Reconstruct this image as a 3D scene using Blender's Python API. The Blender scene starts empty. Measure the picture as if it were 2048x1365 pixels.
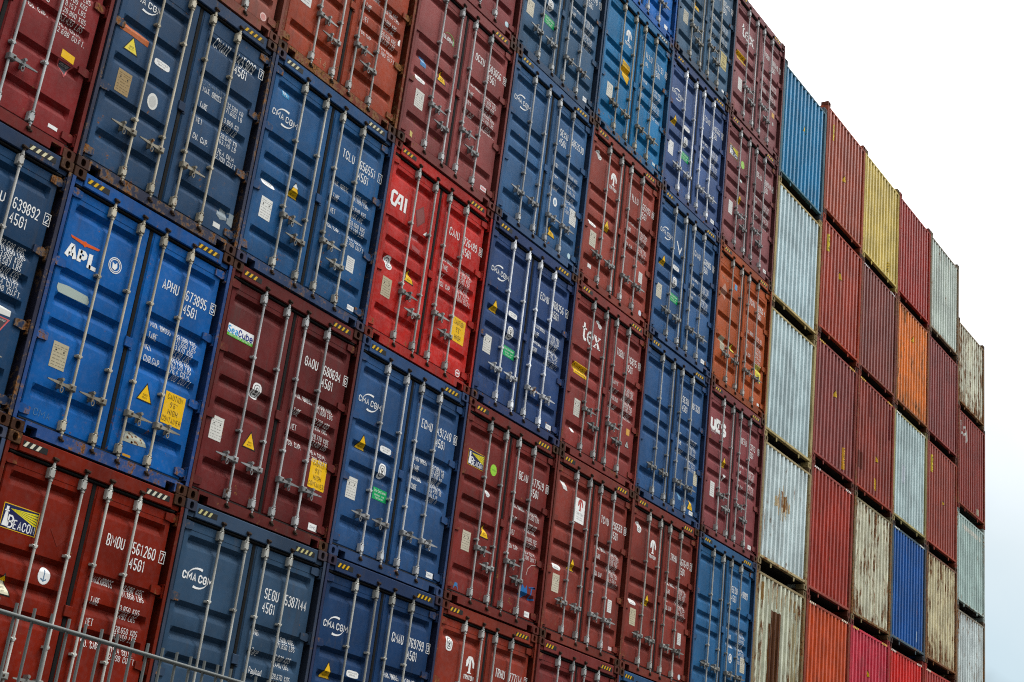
import bpy, bmesh, math, random
from mathutils import Matrix, Vector
S = bpy.context.scene
COL = S.collection
R = math.radians
random.seed(7)

# ------------------------------------------------------------------ camera
cam_d = bpy.data.cameras.new('camera'); cam = bpy.data.objects.new('camera', cam_d); COL.objects.link(cam)
cam_d.sensor_width = 36; cam_d.lens = 2929.39 / 2048 * 36; cam_d.clip_end = 2000; cam_d.clip_start = .05
rt, dn, fw = (0.54572142, -0.8300156, 0.1151618), (0.36086324, 0.10874661, -0.92625693), (0.75628424, 0.54703591, 0.35886747)
cam.matrix_world = Matrix(((rt[0], -dn[0], -fw[0], -5.96287), (rt[1], -dn[1], -fw[1], -11.90726),
                           (rt[2], -dn[2], -fw[2], 2.03595), (0, 0, 0, 1)))
S.camera = cam

# ------------------------------------------------------------------ light
SUN = Vector((.80, -.90, 1.85)).normalized()
EL, AZ = math.asin(SUN.z), math.atan2(SUN.x, SUN.y)
w = bpy.data.worlds.new('World'); S.world = w; w.use_nodes = True
nt = w.node_tree; nt.nodes.clear()
def wn(t, **k):
    n = nt.nodes.new(t)
    for a, b in k.items(): setattr(n, a, b)
    return n
sky = wn('ShaderNodeTexSky', sky_type='NISHITA', sun_disc=False, sun_elevation=EL, sun_rotation=AZ)
bg1 = wn('ShaderNodeBackground'); bg1.inputs[1].default_value = .1; nt.links.new(sky.outputs[0], bg1.inputs[0])
tc = wn('ShaderNodeTexCoord'); sep = wn('ShaderNodeSeparateXYZ'); nt.links.new(tc.outputs['Generated'], sep.inputs[0])
ramp = wn('ShaderNodeValToRGB'); cr = ramp.color_ramp
cr.elements[0].position = .02; cr.elements[0].color = (.06, .07, .07, 1)
cr.elements[1].position = 1; cr.elements[1].color = (8.0, 8.0, 8.0, 1)
for ps, c in ((.11, (.08, .095, .10, 1)), (.155, (.52, .64, .70, 1)), (.24, (.66, .74, .77, 1)), (.36, (.95, .98, 1.0, 1))):
    e = cr.elements.new(ps); e.color = c
noi = wn('ShaderNodeTexNoise'); noi.inputs['Scale'].default_value = 5; noi.inputs['Detail'].default_value = 5
nt.links.new(tc.outputs['Generated'], noi.inputs['Vector'])
ma = wn('ShaderNodeMath', operation='MULTIPLY_ADD'); ma.inputs[1].default_value = .16; ma.inputs[2].default_value = -.08
nt.links.new(noi.outputs[0], ma.inputs[0])
ad = wn('ShaderNodeMath', operation='ADD'); nt.links.new(sep.outputs[2], ad.inputs[0]); nt.links.new(ma.outputs[0], ad.inputs[1])
nt.links.new(ad.outputs[0], ramp.inputs[0])
dt = wn('ShaderNodeVectorMath', operation='DOT_PRODUCT'); dt.inputs[1].default_value = (.92, .39, 0); nt.links.new(tc.outputs['Generated'], dt.inputs[0])
md = wn('ShaderNodeMath', operation='MULTIPLY_ADD'); md.inputs[1].default_value = .55; md.inputs[2].default_value = .66; nt.links.new(dt.outputs['Value'], md.inputs[0])
bg2 = wn('ShaderNodeBackground'); nt.links.new(md.outputs[0], bg2.inputs[1]); nt.links.new(ramp.outputs[0], bg2.inputs[0])
mx = wn('ShaderNodeMixShader'); mx.inputs[0].default_value = .88
nt.links.new(bg1.outputs[0], mx.inputs[1]); nt.links.new(bg2.outputs[0], mx.inputs[2])
wo = wn('ShaderNodeOutputWorld'); nt.links.new(mx.outputs[0], wo.inputs[0])
sd = bpy.data.lights.new('sun', 'SUN'); so = bpy.data.objects.new('sun', sd); COL.objects.link(so)
sd.energy = 1.5; sd.angle = R(14); sd.color = (1, .97, .92)
so.rotation_euler = (-SUN).to_track_quat('-Z', 'Y').to_euler()
S.view_settings.view_transform = 'Standard'; S.view_settings.look = 'None'; S.view_settings.gamma = 1
S.view_settings.use_curve_mapping = False; S.view_settings.exposure = 0.10
S.cycles.use_denoising = False; S.cycles.filter_width = 1.15
S.cycles.max_bounces = 6; S.cycles.diffuse_bounces = 3; S.cycles.glossy_bounces = 3

# ------------------------------------------------------------------ materials
def lin(c):
    f = lambda v: v / 12.92 if v <= .04045 else ((v + .055) / 1.055) ** 2.4
    return tuple(f(v / 255) for v in c)
def material(name, rough, metal=0.0, mode='obj', const=(.1, .1, .1), wear=1.0, rustable=True, spec=.3, edge=False):
    m = bpy.data.materials.new(name); m.use_nodes = True
    n = m.node_tree; L = n.links.new; n.nodes.clear()
    def N(t, **k):
        x = n.nodes.new(t)
        for a, b in k.items(): setattr(x, a, b)
        return x
    def math_(op, a, b=None, c=None):
        x = N('ShaderNodeMath', operation=op)
        for i, v in enumerate((a, b, c)):
            if v is None: continue
            if isinstance(v, (int, float)): x.inputs[i].default_value = v
            else: L(v, x.inputs[i])
        return x.outputs[0]
    def maprange(v, a, b, c=0.0, d=1.0):
        x = N('ShaderNodeMapRange', interpolation_type='SMOOTHSTEP')
        for i, q in enumerate((v, a, b, c, d)):
            if isinstance(q, (int, float)): x.inputs[i].default_value = q
            else: L(q, x.inputs[i])
        return x.outputs[0]
    def mix(f, a, b):
        x = N('ShaderNodeMix', data_type='RGBA')
        if isinstance(f, (int, float)): x.inputs[0].default_value = f
        else: L(f, x.inputs[0])
        for i, v in ((6, a), (7, b)):
            if isinstance(v, tuple): x.inputs[i].default_value = v + (1,)
            else: L(v, x.inputs[i])
        return x.outputs[2]
    oi = N('ShaderNodeObjectInfo'); t = N('ShaderNodeTexCoord')
    off = N('ShaderNodeVectorMath', operation='ADD')
    sc = N('ShaderNodeVectorMath', operation='SCALE'); sc.inputs[0].default_value = (37, 53, 71); L(oi.outputs['Random'], sc.inputs['Scale'])
    L(t.outputs['Object'], off.inputs[0]); L(sc.outputs[0], off.inputs[1])
    def noise(scale, detail=5, stretch=None, rough_=.55):
        x = N('ShaderNodeTexNoise'); x.inputs['Scale'].default_value = scale; x.inputs['Detail'].default_value = detail
        x.inputs['Roughness'].default_value = rough_
        if stretch:
            mp = N('ShaderNodeMapping'); mp.inputs['Scale'].default_value = stretch; L(off.outputs[0], mp.inputs[0]); L(mp.outputs[0], x.inputs['Vector'])
        else: L(off.outputs[0], x.inputs['Vector'])
        return x.outputs[0]
    big, fine, streak = noise(1.7, 6), noise(*((20, 8, (1, 1, .22), .62) if edge else (16, 8, None, .65))), noise(9, 6, (1, 1, .07), .6)
    if mode == 'obj': base = oi.outputs['Color']
    elif mode == 'attr':
        at = N('ShaderNodeAttribute', attribute_name='ink'); base = at.outputs['Color']
    else:
        rg = N('ShaderNodeRGB'); rg.outputs[0].default_value = const + (1,); base = rg.outputs[0]
    hsv = N('ShaderNodeHueSaturation'); L(base, hsv.inputs['Color'])
    L(maprange(big, .3, .7, 1 - .24 * wear, 1 + .20 * wear), hsv.inputs['Value']); L(maprange(fine, .3, .7, 1.07, .97), hsv.inputs['Saturation'])
    col = hsv.outputs[0]
    col = mix(maprange(streak, .54, .78, 0, .38 * wear), col, (.045, .04, .036))
    blot = noise(5, 7, (1, 1, .55), .7)
    col = mix(maprange(blot, .60, .72, 0, .16 * wear), col, (.12, .115, .10))
    rgh = rough
    if rustable and mode == 'obj':
        al = oi.outputs['Alpha']
        rn = math_('ADD', math_('MULTIPLY', fine, .52), math_('MULTIPLY', noise(5.5, 7, (1, 1, .22), .62), .48))
        zs = N('ShaderNodeSeparateXYZ'); L(t.outputs['Object'], zs.inputs[0])
        low = maprange(zs.outputs[2], .9, .1, 0, .045)
        if edge:
            ex = math_('ABSOLUTE', math_('SUBTRACT', zs.outputs[0], 1.2))
            low = math_('ADD', math_('ADD', low, maprange(ex, .75, 1.1, 0, .030)), maprange(zs.outputs[2], 2.1, 2.75, 0, .028))
            low = math_('MULTIPLY', low, maprange(al, .1, .45, 0, 1.25))
        th = math_('SUBTRACT', maprange(al, 0, 1, .635, .455), low)
        rm = maprange(rn, th, math_('ADD', th, .03), 0, .96)
        halo = maprange(rn, math_('SUBTRACT', th, .05), th, 0, .6)
        rust = mix(maprange(noise(40, 4), .35, .65), (.060, .022, .009), (.27, .115, .036))
        col = mix(math_('MULTIPLY', halo, maprange(al, .05, .5)), col, (.24, .145, .06))
        col = mix(rm, col, rust)
        rgh = maprange(rm, 0, 1, rough, .9)
    b = N('ShaderNodeBsdfPrincipled'); L(col, b.inputs['Base Color']); b.inputs['Metallic'].default_value = metal
    if isinstance(rgh, float): b.inputs['Roughness'].default_value = rgh
    else: L(rgh, b.inputs['Roughness'])
    b.inputs['Specular IOR Level'].default_value = spec
    bm_ = N('ShaderNodeBump'); bm_.inputs['Strength'].default_value = .12 * wear; bm_.inputs['Distance'].default_value = .02
    L(big if mode != 'const' else fine, bm_.inputs['Height']); L(bm_.outputs[0], b.inputs['Normal'])
    o = N('ShaderNodeOutputMaterial'); L(b.outputs[0], o.inputs[0])
    return m
PAINT = material('container_paint', .58, spec=.07)
UNDER_SHADE = material('underbody_gap_shade', .9, 0, 'const', (.02, .018, .016), .8, spec=.05)  # dark floor coating; on roofs and rail shelves it paints in the gap's shade
GALV = material('galvanised_steel', .5, .1, wear=1.6, spec=.2)
RUSTY = material('rusty_steel', .85, 0, 'const', (.040, .024, .016), 1.3, spec=.12)
RUBBER = material('door_rubber', .7, 0, 'const', (.010, .010, .010), .5, spec=.06)
PANEL = material('corrugated_paint', .42, wear=.85, spec=.26, edge=True)
PRINT = material('printed_vinyl', .5, 0, 'attr', wear=.3, spec=.1)
ASPHALT = material('asphalt', .9, 0, 'const', (.05, .05, .048), .8)
ZINC = material('fence_zinc', .55, 0, 'const', (.125, .135, .13), .6, spec=.1)

# ------------------------------------------------------------------ mesh helpers
class MB:
    def __init__(s): s.v, s.f, s.m, s.sm = [], [], [], []
    def add(s, vs, fs, mat=0, smooth=False):
        o = len(s.v); s.v += [tuple(p) for p in vs]
        for f in fs: s.f.append([o + i for i in f]); s.m.append(mat); s.sm.append(smooth)
    def box(s, x0, x1, y0, y1, z0, z1, mat=0):
        s.add([(x, y, z) for z in (z0, z1) for y in (y0, y1) for x in (x0, x1)],
              [(0, 2, 3, 1), (4, 5, 7, 6), (0, 1, 5, 4), (2, 6, 7, 3), (0, 4, 6, 2), (1, 3, 7, 5)], mat)
    def cbox(s, x0, x1, y0, y1, z0, z1, b=.006, mat=0):   # box with its front edges chamfered
        a = [(x0, y1, z0), (x1, y1, z0), (x1, y1, z1), (x0, y1, z1)]
        c = [(x0, y0 + b, z0), (x1, y0 + b, z0), (x1, y0 + b, z1), (x0, y0 + b, z1)]
        d = [(x0 + b, y0, z0 + b), (x1 - b, y0, z0 + b), (x1 - b, y0, z1 - b), (x0 + b, y0, z1 - b)]
        fs = [(3, 2, 1, 0)]
        for k in range(4):
            q = (k + 1) % 4; fs += [(k, q, 4 + q, 4 + k), (4 + k, 4 + q, 8 + q, 8 + k)]
        s.add(a + c + d, fs + [(8, 9, 10, 11)], mat)
    def cyl(s, p, q, r, n=10, mat=0, r2=None, smooth=True):
        p, q = Vector(p), Vector(q); d = (q - p).normalized(); u = d.orthogonal().normalized(); t = d.cross(u)
        r2 = r if r2 is None else r2
        vs = [c + (u * math.cos(2 * math.pi * k / n) + t * math.sin(2 * math.pi * k / n)) * rr for c, rr in ((p, r), (q, r2)) for k in range(n)]
        s.add(vs, [(k, (k + 1) % n, n + (k + 1) % n, n + k) for k in range(n)], mat, smooth)
        s.add(vs, [tuple(range(n - 1, -1, -1)), tuple(range(n, 2 * n))], mat)
    def prism(s, pts, y0, y1, mat=0):                      # outline in x,z pushed from y0 to y1
        n = len(pts)
        s.add([(x, y0, z) for x, z in pts] + [(x, y1, z) for x, z in pts],
              [tuple(range(n)), tuple(range(2 * n - 1, n - 1, -1))] + [(k, n + k, n + (k + 1) % n, (k + 1) % n) for k in range(n)], mat)
    def mesh(s, name, mats):
        me = bpy.data.meshes.new(name); me.from_pydata(s.v, [], s.f)
        for m in mats: me.materials.append(m)
        me.polygons.foreach_set('material_index', s.m); me.polygons.foreach_set('use_smooth', s.sm)
        b = bmesh.new(); b.from_mesh(me); bmesh.ops.recalc_face_normals(b, faces=b.faces); b.to_mesh(me); b.free()
        return me
def put(name, me, parent=None, loc=(0, 0, 0), color=None, rust=0.0, scale=None):
    o = bpy.data.objects.new(name, me); COL.objects.link(o); o.parent = parent; o.location = loc
    if color: o.color = tuple(color) + (rust,)
    if scale: o.scale = scale
    return o

# ------------------------------------------------------------------ container dimensions
W, H, PITCH = 2.40, 2.896, 2.41645
YD, DEEP = .055, .050                  # door face behind the corner posts; depth of a pressed groove
GROOVES = {'A': (2.535, 1.822, 1.535, 1.262, .545), 'B': (2.44, 1.985, 1.508, 1.035, .56)}
D0, D1 = .168, 2.688                   # foot and head of a door leaf
def profile(style):                    # (z, depth) of the pressed door skin, top to bottom
    pr = []
    for z in GROOVES[style]:
        pr += [(z, 0), (z - .050, DEEP), (z - .066, DEEP), (z - .074, DEEP * .97)]
        pr += [(z - .136, .004), (z - .150, 0)]
    return pr[::-1]
LEAF = {'L': (.098, 1.172), 'R': (1.228, 2.302)}
def leaf_x(side):
    a, b = LEAF[side]
    return (a + .072, b - .135) if side == 'L' else (a + .135, b - .072)
class DoorSurf:
    def __init__(s, style, side):
        s.pr = profile(style); s.b0, s.b1 = leaf_x(side); s.zc = [p[0] for p in s.pr]; s.xc = [s.b0, s.b0 + .035, s.b1 - .035, s.b1]
    def y(s, x, z):
        pr = s.pr
        if z <= pr[0][0] or z >= pr[-1][0]: return YD
        for (z0, d0), (z1, d1) in zip(pr, pr[1:]):
            if z0 <= z <= z1:
                d = d0 + (d1 - d0) * (z - z0) / (z1 - z0); break
        k = max(0, min(1, (x - s.b0) / .035, (s.b1 - x) / .035))
        return YD + d * k
class FlatSurf:
    zc = xc = ()
    def __init__(s, y): s.yy = y
    def y(s, x, z): return s.yy
NF = 11; FX0, FX1 = .10, W - .10; FP = (FX1 - FX0 - .06) / NF
def front_profile():
    pts = [(FX0, .062)]
    for k in range(NF):
        x = FX0 + .03 + k * FP
        pts += [(x, .062), (x + .042, .006), (x + .042 + .072, .006), (x + .156, .062)]
    return pts + [(FX1, .062)]
class FrontSurf:
    def __init__(s): s.pr = front_profile(); s.xc = [p[0] for p in s.pr]; s.zc = ()
    def y(s, x, z):
        for (a, ya), (b, yb) in zip(s.pr, s.pr[1:]):
            if a <= x <= b and b > a: return ya + (yb - ya) * (x - a) / (b - a)
        return .05

# ------------------------------------------------------------------ shared meshes
def door_mesh(style, side):
    sf = DoorSurf(style, side); a, b = LEAF[side]
    xs = [a, a + .012, sf.b0, sf.b0 + .035, sf.b1 - .035, sf.b1, b - .012, b]; zs = [D0, D0 + .012] + sf.zc + [D1 - .012, D1]
    m = MB(); vs = []
    for j, z in enumerate(zs):
        for i, x in enumerate(xs):
            y = sf.y(x, z) + (.010 if i in (0, len(xs) - 1) or j in (0, len(zs) - 1) else 0)
            vs.append((x, y, z))
    nx = len(xs)
    m.add(vs, [(j * nx + i, j * nx + i + 1, (j + 1) * nx + i + 1, (j + 1) * nx + i) for j in range(len(zs) - 1) for i in range(nx - 1)], 0, True)
    m.box(a, b, .122, .132, D0, D1)
    for x in (a, b): m.add([(x, .065, D0), (x, .122, D0), (x, .122, D1), (x, .065, D1)], [(0, 1, 2, 3)])
    for z in (D0, D1): m.add([(a, .065, z), (b, .065, z), (b, .122, z), (a, .122, z)], [(0, 1, 2, 3)])
    # weld seams: the leaf's square-tube stiles and rails stand a few millimetres proud of the skin
    e0, e1 = sf.b0 - .022, sf.b1 + .022
    if side == 'L': m.cbox(e1 + .004, b - .014, YD - .006, YD + .02, D0 + .014, D1 - .014, .004)
    else: m.cbox(a + .014, e0 - .004, YD - .006, YD + .02, D0 + .014, D1 - .014, .004)
    for z in (GROOVES[style][0] + .055, ):
        m.box(e0, e1, YD - .0035, YD + .005, z, z + .008)
    me = m.mesh('door', [PAINT])
    me.set_sharp_from_angle(angle=R(28))
    return me
DOOR = {(st, sd_): door_mesh(st, sd_) for st in 'AB' for sd_ in 'LR'}
def ring(cx, cz, rx, rz, n, e=2.0):
    return [(cx + rx * math.copysign(abs(math.cos(t)) ** (2 / e), math.cos(t)), cz + rz * math.copysign(abs(math.sin(t)) ** (2 / e), math.sin(t)))
            for t in (2 * math.pi * (k + .5) / n for k in range(n))]
def casting_mesh():
    m = MB(); n = 16
    o1 = ring(0, 0, .081, .0585, n, 9); o0 = ring(0, 0, .077, .0545, n, 9); h = ring(0, 0, .030, .041, n, 2.6)
    vs = [(x, .178, z) for x, z in o1] + [(x, .006, z) for x, z in o1] + [(x, 0, z) for x, z in o0] + [(x, 0, z) for x, z in h] + [(x * .97, .05, z * .97) for x, z in h]
    fs = []
    for r_ in range(4):
        for k in range(n): q = (k + 1) % n; fs.append((r_ * n + k, r_ * n + q, (r_ + 1) * n + q, (r_ + 1) * n + k))
    fs.append(tuple(range(4 * n, 5 * n))); fs.append(tuple(range(n - 1, -1, -1)))
    m.add(vs, fs); return m.mesh('corner_casting', [PAINT])
CASTING = casting_mesh()
def post_mesh():
    m = MB(); z0, z1 = .119, H - .119
    pts = [(.002, 0), (.044, 0), (.044, .012), (.014, .012), (.014, .215), (.14, .215), (.14, .227), (.002, .227)]
    n = len(pts)
    m.add([(x, y, z) for z in (z0, z1) for x, y in pts], [(k, (k + 1) % n, n + (k + 1) % n, n + k) for k in range(n)] + [tuple(range(n - 1, -1, -1)), tuple(range(n, 2 * n))])
    return m.mesh('corner_post', [PAINT])
POST = post_mesh()
def hinge_mesh():
    m = MB()        # blade lies on the leaf and narrows to a pin beside the post (right-hand side)
    m.prism([(-.135, -.038), (-.03, -.05), (.02, -.03), (.02, .03), (-.03, .05), (-.135, .038)], .036, YD + .01)
    m.cyl((.028, .035, -.062), (.028, .035, .062), .017, 10)
    for s in (-1, 1): m.box(.012, .052, .012, .07, s * .068 - .008, s * .068 + .008)
    return m.mesh('hinge', [PAINT])
HINGE = hinge_mesh()
def header_mesh():
    m = MB(); m.cbox(.165, W - .165, .012, .13, 2.722, H - .012, .008); m.box(.05, W - .05, .03, .13, 2.722, H - .125)
    return m.mesh('header', [PAINT])
HEADER = header_mesh()
def sill_mesh():
    m = MB(); a, b, z0, z1 = .165, W - .165, .014, .138
    m.prism([(a, z0), (a + .022, z0), (a + .022, .098), (a + .155, .098), (a + .155, z0), (b - .155, z0), (b - .155, .098), (b - .022, .098), (b - .022, z0), (b, z0), (b, z1), (a, z1)], .008, .10)
    m.box(.05, W - .05, .03, .10, .12, z1)
    m.box(a, b, .25, .26, .0, .12)
    return m.mesh('sill', [PAINT])
SILL = sill_mesh()
def gasket_mesh():
    m = MB()
    m.cyl((.09, .052, 2.705), (W - .09, .052, 2.705), .017, 8); m.cyl((.09, .056, .152), (W - .09, .056, .152), .014, 8)
    m.cbox(1.172, 1.228, .058, .09, .15, 2.70, .008)
    for x in (.092, W - .092): m.cyl((x, .085, .15), (x, .085, 2.70), .012, 6)
    return m.mesh('door_seal', [RUBBER])
GASKET = gasket_mesh()
def rod_mesh(guides, flip):
    m = MB(); yc = .018
    m.cyl((0, yc, .10), (0, yc, 2.755), .0148, 12)
    sx = -1 if not flip else 1
    for z in (2.622, .222):
        x0, x1 = sorted((sx * .046, -sx * .026))
        m.cbox(x0, x1, -.006, YD - .001, z - .052, z + .052, .010)
        for dx in (x0 + .012, x1 - .012):
            for dz in (-.040, .040): m.cyl((dx, -.010, z + dz), (dx, .0, z + dz), .007, 6, 1)
        for dz in (-.068, .068): m.cyl((0, yc, z + dz - .009), (0, yc, z + dz + .009), .0215, 10)
    for z in guides:
        m.cbox(-.043, .026, .0, YD - .001, z - .011, z + .013, .006); m.cyl((0, yc, z - .02), (0, yc, z + .02), .020, 10)
        m.cyl((-.034, -.004, z), (-.034, .004, z), .007, 6, 1)
    for z, d in ((2.765, 1), (.085, -1)):                   # cam, hooked round its keeper
        m.cyl((0, yc, z - .03 * d), (0, yc, z + .022 * d), .021, 8, 1)
        m.cbox(-.036, .012, -.012, .030, z - .008, z + .020, .006, 1)
        m.cbox(.006, .040, -.004, .036, z + .006 * d - .012, z + .006 * d + .012, .005, 1)
        m.box(-.048, .048, .022, .05, z - .030, z - .016, 1); m.box(-.048, .048, .022, .05, z + .024, z + .036, 1)
        m.cyl((-.03, -.02, z + .006), (-.03, .03, z + .006), .008, 6, 1)
    return m.mesh('lock_rod', [GALV, RUSTY])
GUIDE = {'A': (1.882, .975), 'B': (2.08, .865)}
ROD = {(s, f): rod_mesh(GUIDE[s], f) for s in 'AB' for f in (0, 1)}
def handle_mesh():
    m = MB()        # hub on the rod, bar swinging towards +x, catch with its ring half way
    m.cbox(-.026, .058, -.022, .045, -.034, .034, .010)
    m.cyl((.036, -.028, 0), (.036, -.02, 0), .012, 8, 1)
    m.prism([(.05, -.024), (.13, -.018), (.20, -.019), (.33, -.007), (.335, .003), (.20, .014), (.12, .012), (.05, .022)], -.012, .002)
    m.cbox(.150, .172, -.026, YD - .002, -.052, .058, .005)
    m.cbox(.130, .186, -.024, .010, -.026, -.010, .004); m.cyl((.161, -.032, .040), (.161, -.01, .040), .016, 8, 0)
    n = 10
    for k in range(n):
        t0, t1 = 2 * math.pi * k / n, 2 * math.pi * (k + 1) / n
        m.cyl((.152 + .017 * math.cos(t0), -.020, -.068 + .028 * math.sin(t0)), (.152 + .017 * math.cos(t1), -.020, -.068 + .028 * math.sin(t1)), .006, 5)
    return m.mesh('handle', [GALV, RUSTY])
HANDLE = handle_mesh()
def tab_mesh():
    m = MB(); m.cbox(1.150, 1.250, YD - .022, YD + .01, 1.315, 1.425, .006); m.box(1.228, 1.268, YD - .014, YD, 1.30, 1.33)
    return m.mesh('overlap_plate', [PAINT])
TAB = tab_mesh()
def shell_mesh(h, y0, z0, z1):
    m = MB(); y1 = 12.16; n = 40; pts = []
    for k in range(n):
        y = y0 + (y1 - y0) * k / n; d = (y1 - y0) / n
        pts += [(0, y), (0, y + d * .3), (.032, y + d * .5), (.032, y + d * .8)]
    pts.append((0, y1)); q = len(pts)
    for s in (0, 1):
        X = lambda x: (.004 + x) if s == 0 else W - .004 - x
        m.add([(X(x), y, z) for z in (z0, z1) for x, y in pts], [(k, k + 1, q + k + 1, q + k) for k in range(q - 1)])
        x0, x1 = sorted((X(-.002), X(.07)))
        m.box(x0, x1, y0, y1, z0 - .10, z0 + .02); m.box(x0, x1, y0, y1, z1 - .03, z1 + .03)
        for zz in (.001, h - .119): m.box(*sorted((X(0), X(.15))), y1 - .14, y1 + .03, zz, zz + .118)
    m.box(.04, W - .04, y0, y1, z0 - .03, z0 - .005, 1)
    for k in range(30): m.box(.08, W - .08, y0 + .3 + k * .4, y0 + .34 + k * .4, z0 - .12, z0 - .031, 1)
    m.box(.02, W - .02, y0, y1, z1, z1 + .02, 1); m.box(.02, W - .02, y1 - .06, y1, z0 - .1, z1 + .02)
    return m.mesh('body_shell', [PAINT, UNDER_SHADE])
SHELL = shell_mesh(H, .228, .165, H - .06)
def front_meshes(h):
    hz0, hz1 = .20, h - .165
    m = MB(); pr = front_profile(); n = len(pr)
    m.add([(x, y, z) for z in (hz0, hz1) for x, y in pr], [(k, k + 1, n + k + 1, n + k) for k in range(n - 1)])
    m.box(FX0, FX1, .064, .068, hz0, hz1)
    panel = m.mesh('corrugated_panel', [PANEL])
    m = MB(); m.box(.003, .102, .002, .10, .119, h - .119); m.cbox(.02, .075, -.0, .05, .13, h - .13, .006); post = m.mesh('corner_post', [PAINT])
    m = MB(); m.cbox(.10, W - .10, .004, .075, hz1, hz1 + .052, .006); m.box(.10, W - .10, .06, .30, hz1 + .03, hz1 + .045, 1); top = m.mesh('top_rail', [PAINT, UNDER_SHADE])  # shelf behind the rail coloured near-black as painted gap shade
    m = MB(); m.cbox(.10, W - .10, .004, .075, hz0 - .055, hz0, .006); m.box(.10, W - .10, .076, .30, hz0 - .05, hz0 - .035, 1)  # dark colour on this shelf stands in for shade between levels
    for x in (.62, 1.74):
        m.add([(x, .02, hz0 - .054), (x + .075, .02, hz0 - .054), (x + .05, .02, .055), (x + .02, .02, .055),
               (x, .034, hz0 - .054), (x + .075, .034, hz0 - .054), (x + .05, .034, .055), (x + .02, .034, .055)],
              [(0, 1, 2, 3), (7, 6, 5, 4), (0, 4, 5, 1), (1, 5, 6, 2), (2, 6, 7, 3), (3, 7, 4, 0)])
    bot = m.mesh('bottom_rail', [PAINT, UNDER_SHADE])
    return panel, post, top, bot, shell_mesh(h, .11, .16, h - .13)
FRONT = {}

# ------------------------------------------------------------------ lettering: a narrow stroke alphabet on a 3 x 6 grid
G = {}
def glyph(chars, w_, *strokes):
    for c in chars: G[c] = (w_, [[(float(t.split(',')[0]), float(t.split(',')[1])) if ',' in t else (int(t[0]), int(t[1])) for t in s.split()] for s in strokes])
glyph('A', 3, '00 1.5,6 30', '0.55,1.9 2.45,1.9'); glyph('B', 3, '00 06 26 35 34 23 03', '23 32 31 20 00'); glyph('C', 3, '34 35 26 16 05 01 10 20 31 32')
glyph('D', 3, '00 06 26 35 31 20 00'); glyph('E', 3, '36 06 00 30', '03 23'); glyph('F', 3, '36 06 00', '03 23'); glyph('G', 3, '34 35 26 16 05 01 10 20 31 33 1.5,3')
glyph('H', 3, '00 06', '30 36', '03 33'); glyph('I', 1, '0.5,0 0.5,6'); glyph('J', 3, '36 31 20 10 01'); glyph('K', 3, '00 06', '36 03 30'); glyph('L', 3, '06 00 30')
glyph('M', 4.6, '00 06 2.3,2.2 4.6,6 4.6,0'); glyph('N', 3, '00 06 30 36'); glyph('O0', 3, '01 05 16 26 35 31 20 10 01'); glyph('P', 3, '00 06 26 35 33 22 02')
glyph('Q', 3, '01 05 16 26 35 31 20 10 01', '22 30'); glyph('R', 3, '00 06 26 35 34 23 03', '1.5,3 30'); glyph('S', 3, '35 26 16 05 04 13 23 32 31 20 10 01')
glyph('T', 3, '06 36', '1.5,6 1.5,0'); glyph('U', 3, '06 01 10 20 31 36'); glyph('V', 3, '06 1.5,0 36'); glyph('W', 4, '06 10 24 30 46'); glyph('X', 3, '00 36', '06 30')
glyph('Y', 3, '06 1.5,3 36', '1.5,3 1.5,0'); glyph('Z', 3, '06 36 00 30'); glyph('1', 2, '0,5 1,6 1,0'); glyph('2', 3, '05 16 26 35 34 00 30')
glyph('3', 3, '05 16 26 35 34 23 32 31 20 10 01', '13 23'); glyph('4', 3, '2.3,0 2.3,6 0,2 3,2'); glyph('5', 3, '36 06 03 23 32 31 20 10 01')
glyph('6', 3, '35 26 16 05 01 10 20 31 32 23 03'); glyph('7', 3, '06 36 10'); glyph('8', 3, '13 04 05 16 26 35 34 23 13 02 01 10 20 31 32 23'); glyph('9', 3, '01 10 20 31 35 26 16 05 04 13 33')
glyph('.', 1, '0.2,0 0.2,0.8'); glyph('-', 2, '03 23'); glyph("'", 1, '0.5,6 0.5,4.6'); glyph('+', 3, '03 33', '1.5,1.5 1.5,4.5')
glyph('a', 3, '04 24 33 30 10 01 12 32'); glyph('b', 3, '06 00 20 31 33 24 04'); glyph('c', 3, '33 24 14 03 01 10 20 31'); glyph('d', 3, '36 30 10 01 03 14 34')
glyph('e', 3, '02 32 33 24 14 03 01 10 30'); glyph('g', 3, '34 14 03 01 10 30', '34 3,-1 2,-2 0.5,-2'); glyph('h', 3, '00 06', '04 24 33 30'); glyph('i', 1, '0.5,0 0.5,4', '0.5,5.4 0.5,6'); glyph('k', 3, '00 06', '34 02 30')
glyph('l', 1, '0.5,6 0.5,0'); glyph('m', 4, '00 04 24 20', '24 34 43 40'); glyph('n', 3, '00 04 24 33 30'); glyph('o', 3, '03 14 24 33 31 20 10 01 03'); glyph('p', 3, '0,-2 04 24 33 31 20 00')
glyph('r', 2, '00 04', '03 14 24'); glyph('s', 3, '34 04 02 32 30 00'); glyph('t', 2, '0.5,6 0.5,0 20', '04 24'); glyph('u', 3, '04 01 10 30 34', '31 34'); glyph('y', 3, '04 01 10 30', '34 3,-1 2,-2 0,-2')
glyph('#', 2, '06 00', '26 20')
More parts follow.
